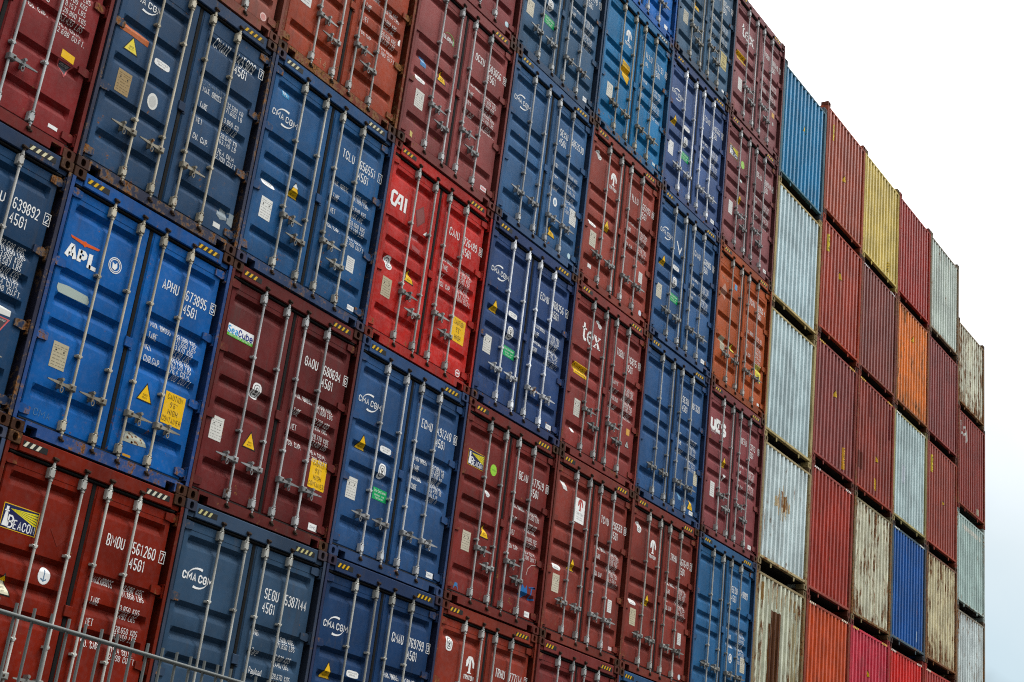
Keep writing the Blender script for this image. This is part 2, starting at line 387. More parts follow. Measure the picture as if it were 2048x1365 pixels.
def ribbon(pts, hw, closed=None):
    P = [Vector(p) for p in pts]; closed = len(P) > 3 and (P[0] - P[-1]).length < 1e-6
    if closed: P = P[:-1]
    n = len(P); Ls = []
    for k in range(n):
        a = P[k - 1] if (k or closed) else None; b = P[(k + 1) % n] if (k < n - 1 or closed) else None
        d0 = (P[k] - a).normalized() if a is not None else None; d1 = (b - P[k]).normalized() if b is not None else None
        if d0 is None or d1 is None:
            d = d0 or d1; off = Vector((-d.y, d.x)) * hw
        else:
            n0, n1 = Vector((-d0.y, d0.x)), Vector((-d1.y, d1.x)); mm = n0 + n1
            off = n1 * hw if mm.length < .2 else mm * (hw / max(.45, mm.dot(n0)))
        Ls.append((P[k] + off, P[k] - off))
    out = []
    for k in range(n if closed else n - 1):
        a, b = Ls[k], Ls[(k + 1) % n]; out.append([tuple(a[0]), tuple(a[1]), tuple(b[1]), tuple(b[0])])
    return out
WHITE, CREAM, BLACK, YEL = (.80, .80, .78), (.50, .47, .38), (.016, .016, .016), (.76, .45, .02)
PALE = (.62, .61, .56)
def text(s, x, z, h, wd=None, c=WHITE, bold=.37, lay=1, slant=0):
    """string with its foot at z, cap height h, fitted to the width wd"""
    adv, cur = [], 0
    for ch in s:
        gw = G[ch][0] if ch in G else 2.2
        adv.append(cur); cur += gw + (1.95 if ch not in '.' else 1.3)
    cur -= 1.95; kz = h / 6; kx = wd / cur if wd else kz * .78; out = []
    for ch, a in zip(s, adv):
        if ch not in G: continue
        for st in G[ch][1]:
            st = [((a + px + slant * pz) * kx, pz * kz) for px, pz in st]
            for q in ribbon(st, bold * (kx + kz) / 2): out.append(([(x + px, z + pz) for px, pz in q], c, lay))
    return out
def ctext(s, cx, z, h, wd, **k): return text(s, cx - wd / 2, z, h, wd, **k)
def rect(x, z, w_, h, c=WHITE, lay=0): return [([(x - w_ / 2, z - h / 2), (x + w_ / 2, z - h / 2), (x + w_ / 2, z + h / 2), (x - w_ / 2, z + h / 2)], c, lay)]
def disc(x, z, rx, rz, c=WHITE, lay=0, n=20, e=2): return [(ring(x, z, rx, rz, n, e), c, lay)]
def tri(x, z, s=.2, c=YEL):
    k = s / .2; o = []
    o.append(([(x - .115 * k, z - .10 * k), (x + .115 * k, z - .10 * k), (x, z + .115 * k)], BLACK, 0)); o.append(([(x - .094 * k, z - .087 * k), (x + .094 * k, z - .087 * k), (x, z + .090 * k)], c, 1))
    return o + ctext('SUPER', x, z - .035 * k, .020 * k, .062 * k, c=BLACK, lay=2) + ctext('HEAVY', x, z - .066 * k, .020 * k, .07 * k, c=BLACK, lay=2)
def plate(x, z, c=PALE, w_=.195, h=.275):
    o = rect(x, z, w_, h, c); rnd = random.Random(int(x * 1000 + z * 777))
    dk = tuple(v * .55 for v in c)
    for zz in (.10, .075, .03, -.005, -.04, -.075, -.105):
        xx = -w_ * .4
        while xx < w_ * .35:
            l = rnd.uniform(.012, .045); o += rect(x + xx + l / 2, z + zz, l, .007, dk, 1); xx += l + rnd.uniform(.006, .02)
    for dx in (-.05, .05): o += disc(x + dx, z + .052, .010, .010, BLACK, 1, 8)
    return o
def pill(x, z): return disc(x, z, .115, .042, WHITE, 0, 24, 4) + ctext('CONTAINER', x, z + .006, .018, .16, c=(.2, .2, .2)) + ctext('SERVICE', x, z - .022, .016, .11, c=(.2, .2, .2))
def badge(x, z, s=1.0):
    o = disc(x, z, .075 * s, .098 * s, WHITE, 0, 24, 3) + disc(x, z, .052 * s, .076 * s, (.07, .07, .07), 1, 24, 3) + disc(x, z, .043 * s, .066 * s, WHITE, 2, 24, 3)
    return o + disc(x, z + .012 * s, .024 * s, .034 * s, (.08, .08, .08), 3, 12) + rect(x, z - .036 * s, .05 * s, .016 * s, (.1, .1, .1), 3) + disc(x, z + .018 * s, .010 * s, .014 * s, WHITE, 4, 8)
def seal(x, z, rr=.085, c=WHITE):
    o = []
    for a, b in ((rr, .007), (rr * .78, .006)): o += [(q, c, 1) for q in ribbon(ring(x, z, a, a, 24) + ring(x, z, a, a, 24)[:1], b * .7)]
    return o + [([(x - .03, z - .04), (x + .01, z - .05), (x + .035, z - .01), (x + .02, z + .04), (x - .005, z + .01), (x - .04, z + .03)], c, 1)]
def caution(x, z, full=True, w_=.30, h=.36, c=YEL):
    o = rect(x, z, w_, h, c); ls = ['CAUTION', "9'6''", 'HIGH', 'CONTAINER'] if full else ['CAUTION', "9'6''", 'HIGH']
    n = len(ls); st = h / (n + .25)
    for k, t in enumerate(ls): o += ctext(t, x, z + h / 2 - st * (k + .93), st * .66, w_ * {'CAUTION': .72, "9'6''": .36, 'HIGH': .46, 'CONTAINER': .9}[t], c=BLACK, bold=.34)
    return o
def caution_strip(x, z): return rect(x, z, .40, .19, YEL) + ctext('CAUTION', x, z - .02, .08, .34, c=BLACK) + rect(x, z - .06, .3, .02, (.3, .2, .03), 1)
def green(x, z, w_=.29, h=.155):
    g = (.012, .32, .10); o = rect(x, z, w_, h, g) + ctext('Eco-Container', x, z + .026, .034, .24)
    return o + ctext('bamboo floor', x, z - .022, .022, .2) + ctext('container', x, z - .058, .022, .16)
def label(x, z, w_=.15, h=.075): return rect(x, z, w_, h) + ctext('CIMC', x - .01, z - .014, .03, .09, c=(.12, .14, .2))
def slip(x, z, w_=.13, h=.21, c=(.66, .66, .63)):
    o = rect(x, z, w_, h, c)
    for k in range(6): o += rect(x - .01 * (k % 2), z + h * .36 - k * h * .14, w_ * .75, h * .035, (.42, .42, .42), 1)
    return o
def arc(cx, cz, rx, rz, a0, a1, t0, t1, n=14):
    o = []
    for k in range(n):
        q = []
        for kk, sg in ((k, 1), (k, -1), (k + 1, -1), (k + 1, 1)):
            u = kk / n; a = R(a0 + (a1 - a0) * u); t = t0 + (t1 - t0) * u; q.append((cx + (rx + sg * t) * math.cos(a), cz + (rz + sg * t) * math.sin(a)))
        o.append((q, WHITE, 1))
    return o
def cma(x=.385, z=2.085, bold=.5):
    o = text("CMA", x - .222, z - .036, .074, .195, bold=bold * .86) + text("CGM", x + .022, z - .036, .074, .205, bold=bold * .86)
    return o + arc(x, z, .15, .105, 165, 68, .002, .014) + arc(x + .01, z, .15, .105, 345, 248, .002, .014)
def strokes(x, z, k, c, *items):
    o = []
    for hw, pts in items: o += [([(x + a * k, z + b * k) for a, b in q], c, 1) for q in ribbon(pts, hw)]
    return o
def tex(x=.66, z=2.09, k=1.0):
    e = [(.0 + .085 * math.cos(R(a)), .09 + .095 * math.sin(R(a))) for a in range(5, 325, 20)]
    o = strokes(x - .27, z - .10, k, WHITE, (.024, [(.04, .285), (.04, .05), (.065, .012), (.12, .014)]), (.012, [(-.02, .195), (.115, .195)]))
    o += strokes(x - .03, z - .10, k, WHITE, (.019, e), (.014, [(-.08, .10), (.085, .10)]))
    return o + strokes(x + .09, z - .10, k, WHITE, (.028, [(.02, .185), (.17, .0)]), (.011, [(.17, .185), (.02, .0)]), (.008, [(-.02, .19), (.075, .19)]), (.008, [(.125, .19), (.21, .19)]), (.008, [(-.02, -.004), (.065, -.004)]), (.008, [(.115, -.004), (.22, -.004)]))
def beacon(x=.40, z=2.09, k=1.0):
    o = rect(x, z, .43 * k, .245 * k, YEL, 0) + rect(x, z, .415 * k, .23 * k, (.012, .016, .07), 1)
    for a in range(5):
        zt = z + (.092 - .028 * a) * k; o.append(([(x - .135 * k, z + .078 * k), (x + .2 * k, zt - .011 * k), (x + .2 * k, zt + .009 * k)], (.72, .62, .04), 2))
    o.append(([(x - .195 * k, z - .10 * k), (x - .135 * k, z - .10 * k), (x - .150 * k, z + .04 * k), (x - .18 * k, z + .04 * k)], WHITE, 2)); o += rect(x - .165 * k, z + .05 * k, .055 * k, .012 * k, WHITE, 2) + rect(x - .165 * k, z + .075 * k, .03 * k, .035 * k, WHITE, 2)
    o += text('B', x - .128 * k, z - .10 * k, .11 * k, .052 * k, lay=2, bold=.46) + text('EACON', x - .058 * k, z - .10 * k, .080 * k, .25 * k, lay=2, bold=.40)
    return o
def triton(x=.87, z=2.15, k=1.0, c=WHITE, name=True):
    o = [([(x + a * k, z + b * k) for a, b in q], c, 1) for q in
         ([(-.09, .0), (-.06, .0), (-.03, .055), (-.03, .10), (-.09, .08)], [(-.09, .08), (-.03, .10), (-.0, .15), (-.05, .14)], [(.0, .15), (-.03, .10), (.03, .10), (.05, .14)], [(.03, .10), (.05, .14), (.10, .07), (.10, .0), (.07, .0), (.06, .05)],
          [(-.022, .10), (-.022, -.07), (.022, -.07), (.022, .10)], [(-.045, -.07), (-.045, -.085), (.045, -.085), (.045, -.07)])]
    return o + (ctext('TRITON', x, z - .17 * k, .055 * k, .235 * k, bold=.62, c=c) if name else [])
def cai(x=.34, z=2.08):
    return strokes(x, z, 1, WHITE, (.023, [(-.065, .085), (-.09, .098), (-.145, .098), (-.17, .07), (-.17, -.055), (-.145, -.085), (-.085, -.085), (-.015, .09), (.045, .09), (.045, -.105)]), (.02, [(-.035, -.022), (.03, -.022)]), (.024, [(.13, .11), (.13, -.105)]))
def apl(x=.385, z=2.00):
    o = strokes(x - .20, z - .055, 1, WHITE, (.026, [(.0, .0), (.048, .125), (.062, .125), (.11, .0)]), (.018, [(.025, .036), (.085, .036)]))
    o += strokes(x - .035, z - .055, 1, WHITE, (.026, [(0, 0), (0, .132)]), (.020, [(0, .116), (.055, .116), (.075, .098), (.075, .074), (.055, .055), (0, .055)]))
    o += strokes(x + .105, z - .055, 1, WHITE, (.026, [(0, .138), (0, -.02)]), (.022, [(-.0, .0), (.095, .0)]))
    c = (.62, .10, .02)
    return o + [([(x + a, z + .155 + b) for a, b in q], c, 1) for q in ([(-.2, .025), (-.18, .0), (-.02, -.018), (-.02, .02), (-.09, .022)], [(.2, .025), (.18, .0), (.02, -.018), (.02, .02), (.09, .022)], [(-.02, -.02), (.0, -.035), (.02, -.02), (.02, .022), (.0, .032), (-.02, .022)])]
def seacube(x=.37, z=2.08):
    return rect(x, z, .43, .145) + rect(x, z - .056, .43, .035, (.12, .42, .05), 1) + text('Sea', x - .205, z - .028, .075, .15, c=(.01, .30, .62), bold=.6) + text('Cube', x - .03, z - .028, .075, .225, c=(.015, .03, .22), bold=.62) + ctext('CONTAINER LEASING', x, z - .063, .016, .36, c=WHITE, lay=2)
def globe(x=.83, z=2.065): return text('GLOBAL', x - .13, z - .025, .055, .26, bold=.6) + [(p, (.12, .42, .06), 1) for p, _, _ in arc(x, z, .12, .10, 150, -30, .001, .009)]
def ues(x=.52, z=2.09):
    o = []
    for k, t in enumerate('UES'): o += text(t, x - .30 + .22 * k, z - .05, .19, .14, bold=.95)
    return o + text('UNITED EQUIPMENT', x - .29, z - .09, .022, .36) + text('SERVICES', x - .29, z - .125, .022, .2)
def smear(pts, c, lay=0): return [(pts, c, lay)]
def flakes(x0, x1, z0, z1, cols, n=26, seed=3, core=.5):
    rnd = random.Random(seed); o = []; xm, zm = (x0 + x1) / 2, (z0 + z1) / 2
    for k in range(n):
        x = x0 + (x1 - x0) * (k + rnd.random()) / n; u = 1 - abs(x - xm) / (x1 - x0) * 2 * (1 - core)
        h = (z1 - z0) / 2 * u; a = zm - h * rnd.uniform(.35, 1); b = zm + h * rnd.uniform(.35, 1); w_ = (x1 - x0) / n * rnd.uniform(.45, 1.5)
        q = []; m_ = 5
        for j in range(m_ + 1): q.append((x - w_ / 2 * rnd.uniform(.3, 1), a + (b - a) * j / m_))
        for j in range(m_, -1, -1): q.append((x + w_ / 2 * rnd.uniform(.3, 1), a + (b - a) * j / m_))
        o.append((q, rnd.choice(cols), k % 3))
    return o
def decal(name, polys, surf, parent):
    bm = bmesh.new(); ink = bm.loops.layers.float_color.new('ink')
    lays = {}
    for pts, c, lay in polys:
        try: f = bm.faces.new([bm.verts.new((p[0], .0004 * lay, p[1])) for p in pts])
        except ValueError: continue
        for l in f.loops: l[ink] = (*c, 1)
    xs = [v.co.x for v in bm.verts]; zs = [v.co.z for v in bm.verts]
    if not xs: bm.free(); return None
    for z in surf.zc:
        if min(zs) < z < max(zs): bmesh.ops.bisect_plane(bm, geom=bm.verts[:] + bm.edges[:] + bm.faces[:], plane_co=(0, 0, z), plane_no=(0, 0, 1))
    for x in surf.xc:
        if min(xs) < x < max(xs): bmesh.ops.bisect_plane(bm, geom=bm.verts[:] + bm.edges[:] + bm.faces[:], plane_co=(x, 0, 0), plane_no=(1, 0, 0))
    for v in bm.verts: v.co.y = surf.y(v.co.x, v.co.z) - .0022 - v.co.y * 2.2
    for f in bm.faces:
        f.normal_update()
        if f.normal.y > 0: f.normal_flip()
    me = bpy.data.meshes.new(name); bm.to_mesh(me); bm.free(); me.materials.append(PRINT)
    return put(name, me, parent)

# ------------------------------------------------------------------ the setting
def struct(name, me, loc=(0, 0, 0)):
    o = put(name, me, None, loc); o['kind'] = 'structure'; return o
m = MB(); m.add([(-600, -600, 0), (700, -600, 0), (700, 700, 0), (-600, 700, 0)], [(0, 1, 2, 3)])
struct('ground', m.mesh('ground', [ASPHALT]))

# ------------------------------------------------------------------ containers
def root(name, c, z, lab, cat, grp):
    o = bpy.data.objects.new(name, None); COL.objects.link(o); o.empty_display_size = .3
    rnd = random.Random(c * 31 + int(z * 10))
    o.location = (c * PITCH + .008, rnd.uniform(-.012, .012), z); o['label'] = lab; o['category'] = cat; o['group'] = grp
    return o
RUSTC = lin((60, 37, 25))
def blend(a, b, t): return tuple(p + (q - p) * t for p, q in zip(a, b))
HSURF = FlatSurf(.012)
GREYROD, BEIGEROD, WHITEROD = (.37, .38, .37), (.43, .39, .30), (.86, .88, .90)
def door_container(c, n, lab, rgb, style='A', hand=1, rust=.18, rod=GREYROD, pre='', num='', chk='', code='45G1', code_left=False, left=(), right=(), labels=(), lines=(), lz=1.73, gap=.07, pair=0.0,
                   numz=2.14, haz=YEL, cast=None, dirt=0.0, handles=(1, 1, 1, 1)):
    z = n * H; col = lin(rgb); t = root('shipping_container', c, z, lab, 'shipping container', 'shipping containers stacked with their doors facing out')
    rnd = random.Random(c * 101 + n * 7)
    fc = blend(col, RUSTC, .12 + .3 * rust)
    put('body_shell', SHELL, t, (0, 0, 0), col, rust)
    for sx, x in ((1, 0), (-1, W)): put('corner_post', POST, t, (x, 0, 0), blend(fc, RUSTC, .15 + rust * .6), rust * .8 + .10, (sx, 1, 1))
    for x in (.0835, W - .0835):
        for zz in (.0595, H - .0595):
            k = rnd.random(); put('corner_casting', CASTING, t, (x, 0, zz), blend(col, RUSTC, cast if cast is not None else min(1, .45 + .8 * k)), .08 + .16 * k)
    hd = put('header', HEADER, t, (0, 0, 0), fc, rust * .7)
    put('sill', SILL, t, (0, 0, 0), blend(fc, RUSTC, rust * 1.1), rust * .8 + dirt * .5)
    put('door_seal', GASKET, t)
    if haz:
        ps = []
        for x0 in (.20, W - .56):
            x1 = x0 + (.30 if x0 < 1 else .34); q = [(x0, 2.776), (x1, 2.776), (x1, 2.838), (x0, 2.838)]; ps.append((q, BLACK, 0)); k = x0 + .004
            while k + .085 < x1 + .01: ps.append(([(k, 2.780), (k + .034, 2.780), (k + .068, 2.834), (k + .034, 2.834)], tuple(v * .8 for v in haz), 1)); k += .076
        decal('hazard_stripe', ps, HSURF, hd)
    doors = {}; hrod = tuple(v * .55 for v in rod)
    for sd_ in 'LR':
        d = doors[sd_] = put('door', DOOR[(style, sd_)], t, (0, 0, 0), col, rust * .32 + dirt * .25)
        sf = DoorSurf(style, sd_)
        for zz in (2.632, 1.842, 1.038, .25):
            put('hinge', HINGE, d, (W - .068 if sd_ == 'R' else .068, 0, zz), blend(col, RUSTC, .1 + rust * .5), rust + .1, None if sd_ == 'R' else (-1, 1, 1))
        xs = (.618, 1.030) if sd_ == 'L' else (1.372, 1.790)
        for k, x in enumerate(xs):
            put('lock_rod', ROD[(style, 0)], d, (x, 0, 0), rod if rod[0] > .6 else tuple(v for v in rod), .12)
            if not handles[k + (0 if sd_ == 'L' else 2)]: continue
            if hand == 1: put('handle', HANDLE, d, (x, 0, .625 if style == 'A' else .70), hrod, .1, (-1, 1, 1) if sd_ == 'L' else None)
            else: put('handle', HANDLE, d, (x, 0, .86 if k == 0 else .655), hrod, .1, None if k == 0 else (-1, 1, 1))
        for nm, ps in (left if sd_ == 'L' else right): decal(nm, ps, sf, d)
    put('overlap_plate', TAB, t, (0, 0, 0), fc, rust)
    sf = DoorSurf(style, 'R'); d = doors['R']
    ps = []
    if pre: ps += text(pre, 1.50, numz - .005, .112, .23 * len(pre) / 4)
    if num:
        a, b = 1.855, .0525 * len(num); ps += text(num, a, numz - .005, .112, b); cx = 2.275 if len(num) < 7 else 2.26
        ps += text(code, 1.855 if not code_left else 1.50, numz - .165, .112, .205)
        if chk: ps += text(chk, cx - .018 if chk != '1' else cx - .008, numz + .012, .078, .036 if chk != '1' else .016) + [(q, WHITE, 1) for q in ribbon([(cx - .036, numz - .012), (cx + .036, numz - .012), (cx + .036, numz + .115), (cx - .036, numz + .115), (cx - .036, numz - .012)], .0035)]
    if ps: decal('serial_lettering', ps, sf, d)
    ps = []
    for k, s in enumerate(lines):
        zz = lz - (k * gap if not pair else (k // 2) * pair + (k % 2) * gap); ps += text(s, 1.85 + .004 * (10 - len(s)), zz - .052, .056, .0298 * len(s), bold=.30)
    for k, s in enumerate(labels):
        zz = lz - (k * 2 * gap if not pair else k * pair); ps += text(s, 1.455, zz - .062, .068, .0295 * len(s), bold=.32)
    if ps: decal('weight_lettering', ps, sf, d)
    return t
KG = lambda a, b, c_, d, e, f, g='76.4 CU.M.', h='2.700 CU.FT.': [a + ' KGS', b + ' LBS', c_ + ' KGS', d + ' LBS', e + ' KGS', f + ' LBS', g, h]
MX = ('MAX. GROSS', 'TARE', 'NET', 'CU. CAP.')
PL = ('MAX GROSS', 'TARE', 'PAYLOAD', 'CUBE')
W1 = KG('32.500', '71.650', '3.700', '8.160', '28.800', '63.490')
FADED = (.30, .17, .15)
def std_left(p=PALE, lg=None, tri_z=1.54, eco=True):
    o = [('logo', cma() if lg is None else lg)] if lg != () else []
    o += [('triangle_sticker', tri(.37, 1.545)), ('pill_sticker', pill(.835, 1.585)), ('badge_sticker', badge(.83, 1.30)), ('data_plate', plate(.29, .915, p))]
    if eco: o.append(('green_sticker', green(.85, .985)))
    return o

A, B_ = 3, 2          # row numbers counted from the ground
def dc(*a, **k): return door_container(*a, **k)
# ---- row 3
dc(0, 3, 'dark red container cut by the left edge, with white weights and inverted black triangle', (112, 36, 36), 'B', 1, .12, (.40, .42, .42), labels=('MAX. GROSS', 'TARE', 'PAYLOAD', 'CU. CAP.'),
   lines=['32.500 KGS', '71.650 LBS', '3.700 KGS', '8.157 LBS', '28.800 KGS', '63.493 LBS', '76.4 CU.M.', '2.698 CU.FT.'], lz=1.93, gap=.083, handles=(1, 1, 1, 0), cast=.9,
   right=[('yellow_sticker', smear([(1.96, 1.15), (1.96, 1.06), (2.13, 1.05), (2.13, 1.14)], YEL)), ('warning_sticker', [([(1.94, 1.03), (2.15, 1.03), (2.05, .85)], (.45, .10, .10), 0), ([(1.965, 1.018), (2.125, 1.018), (2.05, .88)], (.05, .05, .06), 1)] + ctext('ATTENTION', 2.045, .99, .018, .11, lay=2)), ('maker_label', rect(2.08, .27, .12, .04))])
dc(1, 3, 'dark navy container with an orange smear above a yellow triangle and a corroded plate', (38, 64, 92), 'B', 1, .30, BEIGEROD, 'CMAU', '445909', '7', numz=2.36, labels=MX, lz=1.78, gap=.075, pair=.205, handles=(1, 1, 1, 0), cast=.95, dirt=.2,
   lines=['32.500 KG', '71.650 LB', '3.860 KG', '8.510 LB', '28.640 KG', '63.140 LB', '76.4 CU.M', '2.700 CU.FT'],
   left=[('logo', cma(.43, 2.265)), ('orange_smear', smear([(.15, 1.90), (.155, 1.78), (.30, 1.785), (.57, 1.775), (.575, 1.86), (.42, 1.88), (.3, 1.875), (.2, 1.92)], (.40, .11, .035))), ('triangle_sticker', tri(.36, 1.68, .19, (.72, .58, .06))), ('pill_sticker', pill(.815, 1.69)), ('data_plate', plate(.365, 1.205, (.30, .21, .10))), ('round_sticker', disc(.80, 1.21, .075, .10, (.66, .66, .62)) + disc(.80, 1.21, .05, .07, (.5, .5, .47), 1))],
   right=[('maker_label', rect(2.07, .27, .11, .06, (.66, .66, .62))), ('paint_patch', smear([(2.03, .40), (2.06, .47), (2.1, .46), (2.11, .52), (2.2, .51), (2.2, .39), (2.1, .36)], (.22, .26, .28)) + smear([(2.21, .50), (2.30, .50), (2.30, .34), (2.21, .36)], (.22, .26, .28))), ('paint_scrawl', text('C3400', 1.42, 1.80, .085, .36, c=(.14, .18, .22), bold=.16))])
dc(2, 3, 'blue container with a small pale blue square sticker above its white logo, number 656551', (33, 76, 118), 'A', 2, .26, (.42, .41, .36), 'TCLU', '656551', '1', labels=('MAX. GROSS', 'TARE', 'NET', 'CU. CAP.'), lines=KG('32.500', '71.650', '3.840', '8.460', '28.660', '63.190'), lz=1.78, gap=.075, pair=.205, haz=(.72, .66, .42), dirt=.15,
   left=[('logo', cma()), ('blue_sticker', rect(.325, 2.395, .13, .09, (.03, .22, .42)) + text('GL', .285, 2.375, .06, .075)), ('pill_sticker', pill(.335, 1.15)), ('triangle_sticker', tri(.78, 1.28, .2) + smear([(.735, 1.31), (.825, 1.31), (.78, 1.37)], (.74, .74, .70), 3)), ('data_plate', plate(.36, .825, (.70, .70, .66)))],
   right=[('white_sticker', slip(1.985, .80, .15, .20)), ('maker_label', label(2.125, .245, .13, .065))])
dc(3, 3, 'bright red container with big white letters, brightest red of the door ends', (168, 46, 42), 'A', 2, .10, (.44, .45, .43), 'CAIU', '726489', '8', labels=('MAX GROSS', 'TARE', 'NET', 'CU. CAP.'), lines=KG('32.500', '71.650', '3.750', '8.270', '28.750', '63.380', h='2.694 CU.FT.'), lz=1.77, gap=.066, cast=.8,
   left=[('logo', cai()), ('old_placard', smear([(.70, 2.12), (.86, 2.26), (.93, 2.05), (.78, 1.90)], (.17, .045, .04)) + smear([(.72, 2.12), (.85, 2.23), (.91, 2.06), (.79, 1.93)], (.21, .06, .055), 1)), ('badge_sticker', badge(.32, 1.16)), ('triangle_sticker', tri(.775, 1.155)), ('data_plate', plate(.345, .81, (.44, .38, .26))), ('torn_sticker', smear([(.93, 1.86), (1.0, 1.86), (1.0, 1.93)], WHITE)), ('paint_scuff', smear([(.70, 1.78), (.86, 1.80), (.9, 1.72), (.74, 1.69)], (.36, .10, .10)) + smear([(.72, 1.62), (.92, 1.60), (.9, 1.54), (.75, 1.56)], (.34, .085, .085)))],
   right=[('caution_sticker', caution(2.01, .84, False)), ('round_label', disc(2.12, .24, .055, .055) + disc(2.12, .24, .043, .043, (.5, .10, .10), 1) + rect(2.12, .24, .07, .02, WHITE, 2))])
dc(4, 3, 'violet-tinted navy container with bright white lock rods, number 708256', (38, 60, 100), 'A', 1, .08, WHITEROD, 'ECMU', '708256', '4', labels=PL, lines=W1, lz=1.70, gap=.064, left=std_left(), right=[('maker_label', label(2.11, .24))])
dc(5, 3, 'maroon container with large white lowercase letters beside the violet-navy one with white rods', (124, 54, 50), 'A', 2, .10, GREYROD, 'TGBU', '116815', '0', labels=('MAX WT', 'TARE WT', 'PAYLOAD', 'CU. CAP'), lines=W1, lz=1.67, gap=.07,
   left=[('logo', tex()), ('badge_sticker', badge(.89, 2.42, .75)), ('caution_sticker', caution_strip(.44, 1.45)), ('data_plate', plate(.45, .82, (.58, .56, .5), .18, .28)), ('white_sticker', disc(.39, .43, .05, .035, WHITE, 0, 16, 5))],
   right=[('yellow_sticker', rect(2.09, .95, .11, .11, (.6, .32, .07))), ('grey_sticker', tri(2.09, .74, .12, (.4, .4, .38)))])
dc(6, 3, 'blue container with no logo and a yellow triangle low on its right door, number 081328', (42, 76, 117), 'A', 1, .12, (.40, .41, .40), 'SEKU', '081328', '', code_left=True, labels=('MGW', 'TARE', 'PAYLOAD'), lines=W1, lz=1.55, gap=.075,
   right=[('data_plate', plate(2.19, .90, (.52, .48, .36), .14, .26)), ('triangle_sticker', tri(2.07, .38)), ('blue_sticker', rect(1.66, .42, .12, .13, (.12, .26, .42))), ('maker_label', label(2.12, .235, .15, .07))])
dc(7, 3, 'maroon container with three large white capitals on its left door, beside the grey corrugated ends', (118, 60, 62), 'A', 2, .10, (.44, .45, .44), 'UETU', '23213', '9', labels=('MAX. GR', 'TARE', 'NET', 'CU. CAP'), lines=W1, lz=1.72, gap=.07,
   left=[('logo', ues()), ('triangle_sticker', tri(.84, 1.54)), ('data_plate', slip(.42, .90, .17, .28)), ('white_sticker', smear([(.81, 1.3), (.93, 1.3), (.87, 1.18)], WHITE))], right=[('maker_label', label(2.12, .24))])
# ---- row 2
dc(0, 2, 'dark greenish navy container cut by the left edge with number 639892 and rusty frame', (26, 56, 86), 'A', 1, .35, (.42, .41, .38), '', '639892', '2', labels=('MAX. GROSS', 'TARE', 'NET', 'CU. CAP.'), lines=KG('32.500', '71.650', '3.890', '8.587', '28.610', '63.063', h='2.698 CU.FT.'), lz=1.79, gap=.066, haz=(.72, .66, .42), cast=1,
   right=[('prefix_lettering', text('HU', 1.62, 2.14, .10, .12)), ('white_sticker', smear([(1.98, 1.14), (1.98, 1.05), (2.14, 1.06), (2.14, 1.12)], (.7, .7, .66))), ('warning_sticker', [([(1.94, 1.03), (2.15, 1.03), (2.05, .85)], (.5, .10, .10), 0), ([(1.965, 1.018), (2.125, 1.018), (2.05, .88)], (.05, .05, .06), 1)] + ctext('ATTENTION', 2.045, .99, .018, .11, lay=2))])
dc(1, 2, 'bright blue container with bold white letters under an orange eagle, beneath the dark navy one', (20, 82, 146), 'A', 1, .24, BEIGEROD, 'APHU', '673895', '5', labels=('MAX. GROSS', 'TARE', 'NET', 'CUB.CAP.'), lines=KG('32.500', '71.650', '3.870', '8.530', '28.630', '63.120'), lz=1.72, gap=.066, cast=1, dirt=.1,
   left=[('logo', apl()), ('round_seal', seal(.815, 2.10)), ('data_plate', plate(.395, .905, (.42, .37, .25))), ('paint_patch', smear([(.175, 1.63), (.30, 1.645), (.57, 1.635), (.60, 1.58), (.59, 1.545), (.4, 1.54), (.2, 1.54), (.172, 1.58)], (.34, .40, .36))), ('paint_scrawl', text('CMA', .26, .235, .07, .2, c=(.10, .2, .32), bold=.2))],
   right=[('triangle_sticker', tri(1.585, .93)), ('caution_sticker', caution(2.01, .88)), ('rust_patch', smear([(1.42, .34), (1.44, .46), (1.55, .48), (1.64, .455), (1.7, .44), (1.75, .36), (1.6, .345)], (.36, .37, .30)) + [(ring(1.47 + .018 * k % .2 + .03 * math.sin(k * 2.3), .40 + .045 * math.sin(k * 1.7), .012 + .006 * math.sin(k), .012, 7), (.16, .065, .02), 1) for k in range(16)]), ('orange_tape', rect(1.51, .20, .11, .025, (.5, .25, .02)))])
dc(2, 2, 'maroon container with a white, blue and green rectangular sticker above a yellow caution notice', (90, 34, 33), 'A', 1, .08, (.42, .43, .43), 'GAOU', '680694', '6', labels=('MAX. GROSS', 'TARE', 'NET', 'CU. CAP.'), lines=KG('32.500', '71.650', '3.730', '8.220', '28.770', '63.430'), lz=1.75, gap=.075, pair=.2,
   left=[('logo', seacube()), ('badge_sticker', badge(.79, 1.53)), ('data_plate', plate(.28, .90)), ('triangle_sticker', tri(.83, .93))], right=[('caution_sticker', caution(2.06, .885)), ('maker_label', label(2.13, .245, .17, .085))])
dc(3, 2, 'navy container with white logo arcs and green sticker, below the bright red one', (40, 72, 112), 'A', 1, .07, (.50, .51, .51), 'ECMU', '491240', '0', labels=PL, lines=['32.500 kg', '71.650 lb', '3.700 kg', '8.160 lb', '28.800 kg', '63.490 lb', '76.4 m', '2.700 h'], lz=1.71, gap=.064, left=std_left(), right=[('maker_label', label(2.115, .24))], cast=.35)
